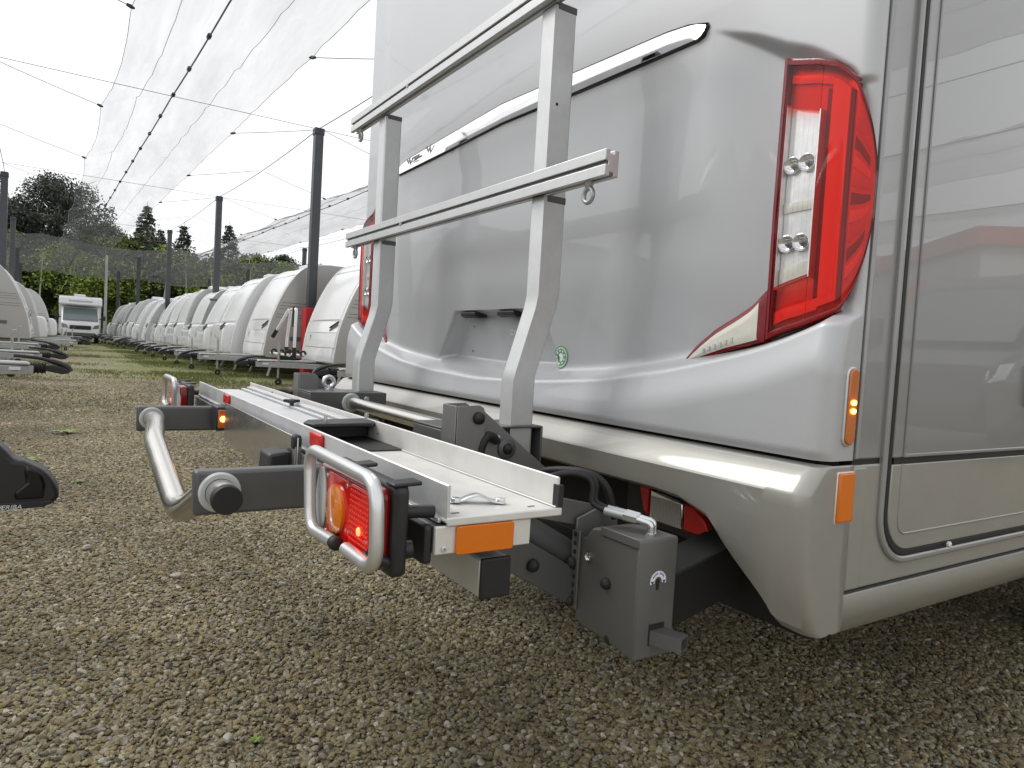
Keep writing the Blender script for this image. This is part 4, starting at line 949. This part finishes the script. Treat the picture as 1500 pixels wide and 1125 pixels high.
for s in (-1,1):
    fp(MB().prism([(s*.62,.88),(s*.94,.92),(s*.96,1.16),(s*.70,1.08)],'y',-1.14,-1.0),'headlight','windscreen',bevel=.02)
    fp(MB().box(s*1.20-.12,s*1.20+.12,-.25,-.12,1.42,1.72),'mirror','black_plastic',bevel=.04)
    fp(MB().bar((s*.95,-.2,1.5),(s*1.15,-.18,1.55),.05,.06),'mirror_arm','black_plastic')
    fp(MB().lathe([(-.1,.18),(-.11,.3),(.11,.3),(.1,.18)],(s*.85,-.3,.32),(1,0,0),18),'wheel','rubber',smooth=40)
    fp(MB().tube([(s*.5,-1.13,.84),(s*.5,-1.13,.92)],.03,8),'badge','zinc')
fp(MB().box(-.62,.62,-.30,-.20,2.44,2.58),'roof_light','cover_grey',bevel=.03)
fp(MB().box(-.35,.25,.4,1.2,2.84,2.98),'roof_hatch','caravan_white',bevel=.04)
# ------------------------------------------------------------------ reflected neighbours on the right
vn=tag(empty('van',(11.5,-3.4,0)),'dark van standing on the right outside the picture, mirrored in the door','van')
vp=lambda mb,name,m,**k: mb.build(name,m,vn,**k)
vp(MB().prism([(-2.5,.35),(-2.55,.75),(-2.4,1.15),(-1.5,1.4),(-.55,2.25),(-.2,2.5),(3.4,2.55),(3.5,.35)],'y',-.95,.95),'body','van_paint',bevel=.08,seg=3)
vp(MB().prism([(-1.2,1.5),(-.55,2.1),(.3,2.1),(.3,1.45)],'y',.951,.97),'side_window','window_dark',bevel=.01)
vp(MB().add([(-1.48,-.8,1.44),(-1.48,.8,1.44),(-.62,.75,2.2),(-.62,-.75,2.2)],[(0,1,2,3)]),'windscreen','windscreen',solid=.02,loc=(-.05,0,.04))
for s in (-1,1):
    vp(MB().prism([(-2.5,.95),(-2.2,1.18),(-1.85,1.22),(-2.1,1.0)],'y',s*.93,s*.97),'headlight','reflector_bowl',bevel=.01)
    for x in (-1.6,2.3): vp(MB().lathe([(-.1,.18),(-.11,.3),(-.08,.33),(.08,.33),(.11,.3),(.1,.18)],(x,s*.85,.33),(0,1,0),20),'wheel','rubber',smooth=40)
bd=tag(empty('dealer_building',(21.3,-8,0)),'white dealership hall with red fascia outside the picture, mirrored in the door','building')
e1=Vector((.63,-.777,0)); e2=Vector((.777,.63,0))
def bq(mb,name,m): return mb.build(name,m,bd)
def slab(a0,a1,b0,b1,z0,z1):
    c=[e1*a+e2*b for a,b in ((a0,b0),(a1,b0),(a1,b1),(a0,b1))]; return MB().prism([(p.x,p.y) for p in c],'z',z0,z1)
bq(slab(0,14,0,18,0,4.75),'wall','building_wall'); bq(slab(-.25,14.2,-.25,18.2,4.7,5.2),'fascia','red_fascia')
bq(slab(1.4,4.2,-.05,0,2.4,4.0),'sign_board','orange_sign')
for k in range(3): bq(slab(-.06,0,2+4*k,5.2+4*k,.2,3.2),'window','window_dark')
for k in range(2): bq(slab(6+3.5*k,8.6+3.5*k,-.06,0,.2,3.0),'window','window_dark')
c2=caravan(15.2,-5.4,math.radians(0),'white','white caravan standing on the right outside the picture, mirrored in the door','caravans outside the picture')
# ------------------------------------------------------------------ poles, cables and hail nets
def rowx(base,y): return 1.25*base-.033*(y-16.69)
PB=3.95; LB=-1.15; NB=9.3
def pole(x,y,h,label,group,wd=.2,red=False):
    r=tag(empty('net_pole',(x,y,0)),label,'pole',group)
    MB().box(-wd/2,wd/2,-wd/2,wd/2,0,h).build('shaft','pole_paint',r,bevel=.012)
    MB().box(-wd/2-.015,wd/2+.015,-wd/2-.015,wd/2+.015,h-.12,h+.04).build('cap','pole_cap',r,bevel=.015)
    MB().tube([(-.1,0,h+.05),(.1,0,h+.05)],.02,6).build('saddle','clip',r)
    if red: MB().prism([(p[0],p[1]) for p in rrect(-.17,.17,-.17,.17,.03)],'z',.05,1.76).build('padding','red_pad',r,bevel=.01)
    return r
ry=[16.69,27.4,38.5,50.6,63.5]; 
for i,y in enumerate(ry):
    pole(rowx(PB,y),y,5.98,['tall dark net pole with red padding behind the motorhome tail','second dark pole of the right row, past the red padded one','third dark pole of the right row','fourth dark pole of the right row','fifth dark pole of the right row','last dark pole at the end of the right row'][i],'net poles, right row',red=(i==0))
ly=[17.8,29,41.1,53,65]
for i,y in enumerate(ly):
    if i==0: continue
    pole(rowx(LB,y),y,5.95,['','dark net pole at the left edge of the picture, nearest of the left row','second dark pole of the left row','third dark pole of the left row','last dark pole of the left row'][i],'net poles, left row')
for i,y in enumerate([27,38.5,50.6,63.5]):
    pole(rowx(NB,y),y,5.95,['nearest','second','third','last'][i]+' dark pole of the row behind the right caravans','net poles behind the right caravans')
def cab(pts,name,label,r=.008,group='net cables'):
    o=MB().tube(pts,r,5).build(name,'cable'); tag(o,label,'cable',group); return o
def sagline(a,b,n=8,s=.05): 
    a,b=Vector(a),Vector(b); return [a.lerp(b,k/n)-Vector((0,0,s*4*(k/n)*(1-k/n))) for k in range(n+1)]
for base,nm in ((PB,'right'),(LB,'left'),(NB,'far right')):
    pts=[]
    ys=[-8,5.6]+ry
    for a,b in zip(ys,ys[1:]): pts+=sagline((rowx(base,a),a,6.02),(rowx(base,b),b,6.02),6,.10)[:-1]
    pts.append((rowx(base,ry[-1]),ry[-1],6.02)); cab(pts,'ridge_cable','long cable running over the '+nm+' row of poles',.010,'pole line cables')
def net(xc,hw,label,yend=69,y0=-6,m='hail_net'):
    # ridge cable at the middle with clips, scalloped edges held by ties
    ties=[y0+5.35*k+(16.69-y0)%5.35 for k in range(int((yend-y0)/5.35)+1)]
    root=tag(empty('hail_net',(0,0,0)),label,'net','hail nets')
    P=[]; NY=int((yend-y0)/.13)
    rn=random.Random(int(abs(xc)*10))
    ph=[rn.uniform(0,6.28) for _ in range(8)]
    for i in range(NY+1):
        y=y0+(yend-y0)*i/NY; u=((y-16.69)/5.35)%1; d=4*u*(1-u)
        c=rowx(xc,y); row=[]
        for j in range(-8,9):
            f=j/8; edge=hw*(1-.07*d)
            z=5.95-.03*d-(.44+.06*d)*abs(f)**1.35 - .04*math.sin(math.pi*abs(f)*2)**2
            rp_=abs(f)*(1.25-abs(f))*2.4; z+=rp_*(.022*math.sin(y*4.6+ph[0]+f*2)+.018*math.sin(y*6.9+ph[1]-f*3+math.sin(y*.8))+.010*math.sin(y*11.3+ph[2]+f*5))
            row.append((c+edge*f,y,z))
        P.append(row)
    MB().grid(P).build('net_cloth',m,root,smooth=60)
    for j in (0,16): MB().tube([(p[j][0],p[j][1],p[j][2]) for p in P[::3]],.005,5).build('net_hem','cable' if 0 else 'post_light',root)
    for j in (4,12): MB().tube([(p[j][0],p[j][1],p[j][2]+.006) for p in P[::3]],.0045,4).build('net_seam','post_light',root)
    MB().tube([(p[8][0],p[8][1],p[8][2]-.01) for p in P],.014,5).build('centre_cable','cable',root)
    cl=None
    yk=2.0; first=None
    while yk<yend:
        mb=None
        if first is None:
            first=MB().lathe([(-.05,.02),(-.05,.04),(.05,.04),(.05,.02)],(0,0,0),(0,1,0),8).build('clip','clip',root,loc=(rowx(xc,yk),yk,5.93))
        else:
            c=first.copy(); COL.objects.link(c); c.location=(rowx(xc,yk),yk,5.93)
        yk+=1.79
    for y in ties:
        if y<3: continue
        for s in (-1,1):
            a=(rowx(xc,y)+s*hw,y,5.50); b=(rowx(xc,y)+s*3.19,y,6.0)
            MB().tube(sagline(a,b,4,.01),.006,4).build('tie_cord','cable',root)
            MB().lathe([(-.05,.012),(0,.03),(.06,.02)],a,(s,0,.3),6).build('tie_toggle','clip',root)
    return root
net(1.40,1.27,'sagging hail net strip over the lane, seams running to the trees')
net(6.62,1.3,'second hail net strip above the right row of caravans',m='hail_net_dense')
net(-3.8,1.3,'third hail net strip above the left row of caravans')
for q,b_ in enumerate((11.84,17.06,22.3)): net(b_,1.3,['fourth','fifth','sixth'][q]+' hail net strip, out of sight to the right and mirrored in the side wall',yend=25,y0=-42)
# at the far end the strips run together into one closed net
def farnet():
    root=tag(empty('hail_net',(0,60,0)),'closed stretch of hail net at the far end of the yard, dark before the trees','net','hail nets')
    P=[]
    for i in range(150):
        y=-15+27*i/149; row=[]
        for j in range(70):
            x=-16+34*j/69; sag=.35*abs(math.sin((x+1.2)*math.pi/6.6))
            row.append((x,y,5.85-sag+.02*math.sin(y*1.1+x*.4)+.03*math.sin(x*1.3+y*.4)-.30*S((y-9)/5)))
        P.append(row)
    MB().grid(P).build('net_cloth','hail_net_dense',root,smooth=60)
farnet()
for y in ry:
    cab(sagline((rowx(LB-5.3,y),y,6.03),(rowx(NB+.3,y),y,6.03),16,.02),'cross_cable','thin wire crossing the lane above the nets at a pole',.006,'wires crossing the lane')
# light pole far down the lane
lpole=tag(MB().tube([(2.42,60,0),(2.42,60,6.4)],[.11,.08],10).build('light_mast','post_light'),'pale slender mast beside the far white motorhome','mast')
# ------------------------------------------------------------------ trees
def leaf_cloud(pts,size,rng,up=.5):
    n=len(pts); P=np.array(pts); V=np.zeros((n*4,3)); 
    a=rng.normal(size=(n,3)); a/=np.linalg.norm(a,axis=1)[:,None]; b=rng.normal(size=(n,3)); b-=a*(a*b).sum(1)[:,None]; b/=np.linalg.norm(b,axis=1)[:,None]
    s=size*rng.uniform(.5,1.3,(n,1))
    V[0::4]=P+a*s; V[1::4]=P+b*s*.45; V[2::4]=P-a*s; V[3::4]=P-b*s*.45
    me=bpy.data.meshes.new('crown'); me.from_pydata(V.tolist(),[],[(4*i,4*i+1,4*i+2,4*i+3) for i in range(n)]); me.update(); return me
rng=np.random.default_rng(5)
def crown_obj(root,me,m):
    me.materials.append(MAT[m]); o=bpy.data.objects.new('crown',me); COL.objects.link(o); o.parent=root; return o
def spruce(h,r,dense=1):
    root=empty('spruce_tree'); pts=[]; tr=MB().tube([(0,0,0),(0,0,h*.5),(0,0,h)],[h*.014,h*.009,.02],8); tr.build('trunk','bark',root,smooth=60)
    lv=int(h*2.2); br=MB()
    for k in range(lv):
        z=h*(.10+.89*k/lv); rr=r*(1-(k/lv))**.85*(.75+.5*rng.random())+.12
        nb=7
        for b in range(nb):
            t=rng.uniform(0,6.283); L_=rr*rng.uniform(.6,1.1)
            br.tube([(0,0,z),(L_*math.cos(t),L_*math.sin(t),z-.22*L_)],[.03,.01],3,caps=False)
            m=int(26*dense*(.4+L_/r))
            for q in range(m):
                f=rng.uniform(.15,1)**.7; sp=.12+.25*L_*(1-f)*.5
                pts.append((L_*f*math.cos(t)+rng.normal()*sp,L_*f*math.sin(t)+rng.normal()*sp,z-.22*L_*f-abs(rng.normal())*.18*f-rng.random()*.15))
    br.build('branches','bark',root); crown_obj(root,leaf_cloud(pts,.17,rng),'leaf_spruce'); return root
def broad(h,r,m,trunkm='bark',low=.35,nclump=26,per=110,leaf=.22,name='broadleaf_tree',flat=.8):
    root=empty(name); 
    tp=[(0,0,0),(rng.normal()*.15,rng.normal()*.15,h*.35),(rng.normal()*.3,rng.normal()*.3,h*.7),(rng.normal()*.3,rng.normal()*.3,h*.95)]
    MB().tube(catmull(tp,4),[h*.016*(1-.065*k) for k in range(13)],8).build('trunk',trunkm,root,smooth=60)
    pts=[]; br=MB()
    for k in range(nclump):
        z=h*(low+(1-low)*rng.random()**.9); f=(z/h-low)/(1-low); R_=r*math.sin(math.pi*min(.97,.18+.75*f))**.7
        t=rng.uniform(0,6.283); d=R_*rng.uniform(.25,1); c=(d*math.cos(t),d*math.sin(t),z)
        br.tube([(tp[1][0],tp[1][1],h*low*.8+(z-h*low*.8)*.4),c],[.05,.012],4,caps=False)
        cr=r*rng.uniform(.22,.42)
        for q in range(per):
            v=rng.normal(size=3); v/=np.linalg.norm(v); rr=cr*rng.random()**.45
            pts.append((c[0]+v[0]*rr,c[1]+v[1]*rr,c[2]+v[2]*rr*flat))
    br.build('branches',trunkm,root); crown_obj(root,leaf_cloud(pts,leaf,rng),m); return root
def place(o,x,y,rz,s,label,group=None,cat='tree'):
    o.location=(x,y,0); o.rotation_euler=(0,0,rz); o.scale=(s,s,s); tag(o,label,cat,group); return o
sp1=spruce(16,4.7,2.0); sp2=spruce(14,4.4,2.0)
bp=broad(16.5,5.6,'leaf_pine','bark',.40,90,330,.17,'pine_tree',.7)
place(bp,-1.2,92,0,1,'large round headed pine standing behind the net, left of the mast')
place(copy_tree(bp),-9.2,90,2.2,.97,'round headed pine at the left edge of the picture')
place(sp1,7.9,95,0,1.03,'tall spruce seen through the net, left of the second pole')
place(copy_tree(sp1),9.9,100,1.3,.90,'slimmer spruce just right of the tall one behind the net')
place(sp2,12.1,96,0,1.06,'spruce between the second and third poles')
place(copy_tree(sp2),14.0,101,2.0,.86,'lower spruce half hidden right of the one between the poles')
place(copy_tree(sp1),17.2,95,2.9,.97,'dense dark spruce just right of the tall pole')
place(copy_tree(sp2),4.9,99,.7,.92,'spruce seen through the middle of the net')
place(copy_tree(bp),-5.2,97,4.0,.84,'shorter pine filling the gap between the two round headed pines')
place(copy_tree(bp),3.4,99,5.1,.80,'pine behind the net close to the middle seam')
place(copy_tree(sp1),-11.5,95,1.9,.95,'spruce at the far left edge behind the left poles')
place(copy_tree(sp2),19.5,103,.4,.80,'low spruce right of the dense dark one')
rd=broad(9.8,3.2,'leaf_dark','bark',.30,40,220,.16,'round_tree')
place(rd,20.8,95,0,1.02,'small round tree above the caravan roofs')
dk=broad(11.8,3.0,'leaf_dark','bark',.30,40,200,.16,'loose_tree'); place(dk,24.2,96,0,1.0,'loose dark tree left of the red padded pole')
# belt of fresh green trees with pale trunks
belt=[broad(8.5,3.0,'leaf_fresh','birch_bark',.22,34,260,.15,'birch_tree'),broad(9,3.2,'leaf_mid','birch_bark',.25,34,260,.15,'birch_tree'),broad(7,3.4,'leaf_fresh','birch_bark',.05,34,260,.15,'birch_tree'),broad(10,3.3,'leaf_dark','bark',.1,34,260,.16,'birch_tree')]
used=set(); n=0
for row,(yy,cnt,x0,x1) in enumerate(((80,13,-12,22),(86,15,-14,28),(91,13,-14,30))):
    for k in range(cnt):
        t=[(0,2,1,3),(1,3,0,1),(3,3,1,3)][row][k%4]; p=belt[t]
        o=p if t not in used else copy_tree(p); used.add(t)
        place(o,x0+(x1-x0)*(k+.5)/cnt+R.uniform(-.7,.7),yy+R.uniform(-1.5,1.5),R.uniform(0,6.28),R.uniform(.85,1.15),'green broadleaf tree in the wood edge behind the caravans','wood edge trees')
for k in range(14):
    x=-8+2.0*k+R.uniform(-.6,.6); hh=R.uniform(7,9.5)
    o=empty('birch_tree',(x,76.5+R.uniform(-1,1),0)); MB().tube([(0,0,-.1),(R.uniform(-.2,.2),0,hh*.5),(R.uniform(-.4,.4),0,hh)],[.10,.08,.03],7).build('trunk','birch_bark',o,smooth=60); crown_obj(o,leaf_cloud([(R.gauss(0,.7),R.gauss(0,.7),hh*R.uniform(.55,1.03)) for _ in range(260)],.2,rng),'leaf_fresh'); tag(o,'slender pale birch stem in front of the wood edge','tree','pale birch stems')
# scrub at the foot of the wood
pts=[]
for k in range(50000):
    x=R.uniform(-25,45); y=R.uniform(74,79); pts.append((x,y,abs(R.gauss(0,.9))*(1+.5*math.sin(x*.9)+.4*math.sin(x*2.3))))
me=leaf_cloud(pts,.15,rng); me.materials.append(MAT['leaf_mid']); o=bpy.data.objects.new('scrub',me); COL.objects.link(o); tag(o,'low green scrub along the foot of the wood','scrub',kind='stuff')
pts=[]
for k in range(60000):
    x=R.uniform(-45,70); y=R.uniform(96,108); pts.append((x,y,R.random()**.8*8.5*(1+.12*math.sin(x*.5)+.1*math.sin(x*1.3+2))))
me=leaf_cloud(pts,.4,rng); me.materials.append(MAT['leaf_dark']); o=bpy.data.objects.new('far_wood',me); COL.objects.link(o); tag(o,'dark mass of far woodland behind the tree belt','woodland',kind='stuff')
# ------------------------------------------------------------------ gravel stones
def gravel(name,poly,dens,smin,smax,seed,label):
    me=bpy.data.meshes.new(name); me.from_pydata([(x,y,-.008) for x,y in poly],[],[tuple(range(len(poly)))]); me.update()
    o=bpy.data.objects.new(name,me); COL.objects.link(o); tag(o,label,'gravel',kind='stuff'); me.materials.append(MAT['pebble'])
    ng=bpy.data.node_groups.new(name,'GeometryNodeTree'); ng.interface.new_socket('Geometry',in_out='INPUT',socket_type='NodeSocketGeometry'); ng.interface.new_socket('Geometry',in_out='OUTPUT',socket_type='NodeSocketGeometry')
    N=ng.nodes; Lk=ng.links; gi=N.new('NodeGroupInput'); go=N.new('NodeGroupOutput')
    dp=N.new('GeometryNodeDistributePointsOnFaces'); dp.inputs['Density'].default_value=dens; dp.inputs['Seed'].default_value=seed; Lk.new(gi.outputs[0],dp.inputs['Mesh'])
    jn=N.new('GeometryNodeJoinGeometry')
    for k in range(7):
        ic=N.new('GeometryNodeMeshIcoSphere'); ic.inputs['Radius'].default_value=1; ic.inputs['Subdivisions'].default_value=2
        po=N.new('GeometryNodeInputPosition'); va=N.new('ShaderNodeVectorMath'); va.operation='ADD'; va.inputs[1].default_value=(k*7.3+seed,k*3.1,k*1.7); Lk.new(po.outputs[0],va.inputs[0])
        no=N.new('ShaderNodeTexNoise'); no.inputs['Scale'].default_value=.9; no.inputs['Detail'].default_value=1.5; Lk.new(va.outputs[0],no.inputs['Vector'])
        sb=N.new('ShaderNodeVectorMath'); sb.operation='SUBTRACT'; sb.inputs[1].default_value=(.5,.5,.5); Lk.new(no.outputs['Color'],sb.inputs[0])
        sc=N.new('ShaderNodeVectorMath'); sc.operation='SCALE'; sc.inputs['Scale'].default_value=1.5; Lk.new(sb.outputs[0],sc.inputs[0])
        sp=N.new('GeometryNodeSetPosition'); Lk.new(ic.outputs[0],sp.inputs['Geometry']); Lk.new(sc.outputs[0],sp.inputs['Offset'])
        tf=N.new('GeometryNodeTransform'); tf.inputs['Scale'].default_value=[(1,.75,.55),(1.1,.9,.6),(.9,.85,.75),(1.2,.7,.5),(1,.95,.45),(.8,.75,.7),(1.3,.8,.6)][k]; Lk.new(sp.outputs[0],tf.inputs['Geometry'])
        sm=N.new('GeometryNodeSetMaterial'); sm.inputs['Material'].default_value=MAT['pebble']; Lk.new(tf.outputs[0],sm.inputs['Geometry'])
        gi2=N.new('GeometryNodeGeometryToInstance'); Lk.new(sm.outputs[0],gi2.inputs[0]); Lk.new(gi2.outputs[0],jn.inputs[0])
    ip=N.new('GeometryNodeInstanceOnPoints'); Lk.new(dp.outputs['Points'],ip.inputs['Points']); Lk.new(jn.outputs[0],ip.inputs['Instance']); ip.inputs['Pick Instance'].default_value=True
    rr=N.new('FunctionNodeRandomValue'); rr.data_type='FLOAT_VECTOR'; rr.inputs[0].default_value=(-.5,-.5,0); rr.inputs[1].default_value=(.5,.5,6.283); Lk.new(rr.outputs[0],ip.inputs['Rotation'])
    rs=N.new('FunctionNodeRandomValue'); rs.data_type='FLOAT'; rs.inputs[2].default_value=0; rs.inputs[3].default_value=1
    pw=N.new('ShaderNodeMath'); pw.operation='POWER'; pw.inputs[1].default_value=2.2; Lk.new(rs.outputs[1],pw.inputs[0])
    mr=N.new('ShaderNodeMapRange'); mr.inputs[3].default_value=smin; mr.inputs[4].default_value=smax; Lk.new(pw.outputs[0],mr.inputs[0]); Lk.new(mr.outputs[0],ip.inputs['Scale'])
    Lk.new(ip.outputs[0],go.inputs[0])
    md=o.modifiers.new('stones','NODES'); md.node_group=ng; return o
gravel('gravel',[(-.9,.9),(1.0,-.1),(3.2,-.1),(5.2,1.0),(5.2,3.0),(3.4,4.6),(-.9,4.6)],8200,.005,.0125,1,'loose rounded grey and tan gravel in the foreground')
gravel('gravel',[(-1.3,9.5),(4.2,9.5),(4.4,15.5),(-1.6,15.5)],1700,.010,.021,3,'loose gravel farther down the lane')
gravel('gravel',[(-1.1,4.6),(3.4,4.6),(4.2,9.5),(-1.3,9.5)],5000,.006,.0135,2,'loose gravel in the lane beyond the carrier')
# a few bigger pale stones
for i,(x,y,s) in enumerate(((.40,3.05,.022),(.36,1.75,.016),(.55,4.0,.024),(.1,3.6,.020))):
    bm=bmesh.new(); bmesh.ops.create_icosphere(bm,subdivisions=3,radius=1)
    for v in bm.verts:
        n_=math.sin(v.co.x*3+i)*.12+math.sin(v.co.y*4+i*2)*.1+math.sin(v.co.z*5-i)*.08; v.co*=1+n_; v.co.z*=.55; v.co.y*=.75
    me=bpy.data.meshes.new('stone'); bm.to_mesh(me); bm.free(); me.materials.append(MAT['stone_pale'])
    for p in me.polygons: p.use_smooth=True
    o=bpy.data.objects.new('stone',me); COL.objects.link(o); o.location=(x,y,s*.35); o.scale=(s,s,s); o.rotation_euler=(0,0,i*1.3); tag(o,'larger pale stone lying loose among the gravel','stone','larger pale stones')
# ------------------------------------------------------------------ grass and weeds
def blades(name,spots,label,m,kind='stuff',cat='grass'):
    V=[];F=[]
    for (x,y,h,wd) in spots:
        t=R.uniform(0,6.28); dx,dy=math.cos(t),math.sin(t); l=R.uniform(-.5,.5)*h; l2=R.uniform(-.5,.5)*h; b=len(V)
        V+=[(x-dx*wd,y-dy*wd,-.01),(x+dx*wd,y+dy*wd,-.01),(x+dx*wd*.6+l*.4,y+dy*wd*.6+l2*.4,h*.6),(x-dx*wd*.6+l*.4,y-dy*wd*.6+l2*.4,h*.6),(x+l,y+l2,h)]; F+=[(b,b+1,b+2,b+3),(b+3,b+2,b+4)]
    me=bpy.data.meshes.new(name); me.from_pydata(V,[],F); me.update(); me.materials.append(MAT[m]); o=bpy.data.objects.new(name,me); COL.objects.link(o); tag(o,label,cat,kind=kind); return o
sp=[]
for k in range(150000):
    y=9+40*R.random()**1.25; x=R.uniform(-1.6,1)+ (R.random()<.62)*R.uniform(1.6,4.5)
    if R.random()>(y-9)/7: continue
    q=math.sin(x*1.3+y*.7)+math.sin(x*.6-y*1.1+1)+.7*math.sin(y*2.1+x*.3)
    edge=1.1 if x>1.8 else (.2 if x<-.2 else -.3)
    if q+edge+R.gauss(0,.9)<.9: continue
    sp.append((x,y,R.uniform(.012,.032)*(1.4 if x>2 else 1),R.uniform(.003,.008)))
blades('grass',sp,'thin mossy grass growing through the gravel along the lane','grass_blade')
def weed(x,y,s,label):
    mb=MB()
    for k in range(9):
        t=k*.7+R.uniform(-.2,.2); L_=s*R.uniform(.6,1.1); d=Vector((math.cos(t),math.sin(t),0)); n_=Vector((-d.y,d.x,0))
        c=[d*L_*f+Vector((0,0,L_*(.7*f-.5*f*f))) for f in (0,.35,.7,1)]
        P=[[p-n_*L_*w_ for p,w_ in zip(c,(.02,.14,.12,.01))],[p+n_*L_*w_ for p,w_ in zip(c,(.02,.14,.12,.01))]]; mb.grid(P)
    o=mb.build('weed','weed_leaf',loc=(x,y,0)); tag(o,label,'weed'); return o
weed(-.23,6.0,.16,'low green weed in the gravel at the left edge'); weed(.03,7.6,.14,'smaller weed under the left drawbar'); weed(.42,1.72,.024,'tiny weed in the foreground gravel below the carrier')
weed(.36,1.60,.018,'second tiny weed at the lower edge of the picture'); weed(.1,5.2,.05,'small sprout in the gravel left of the carrier arms')
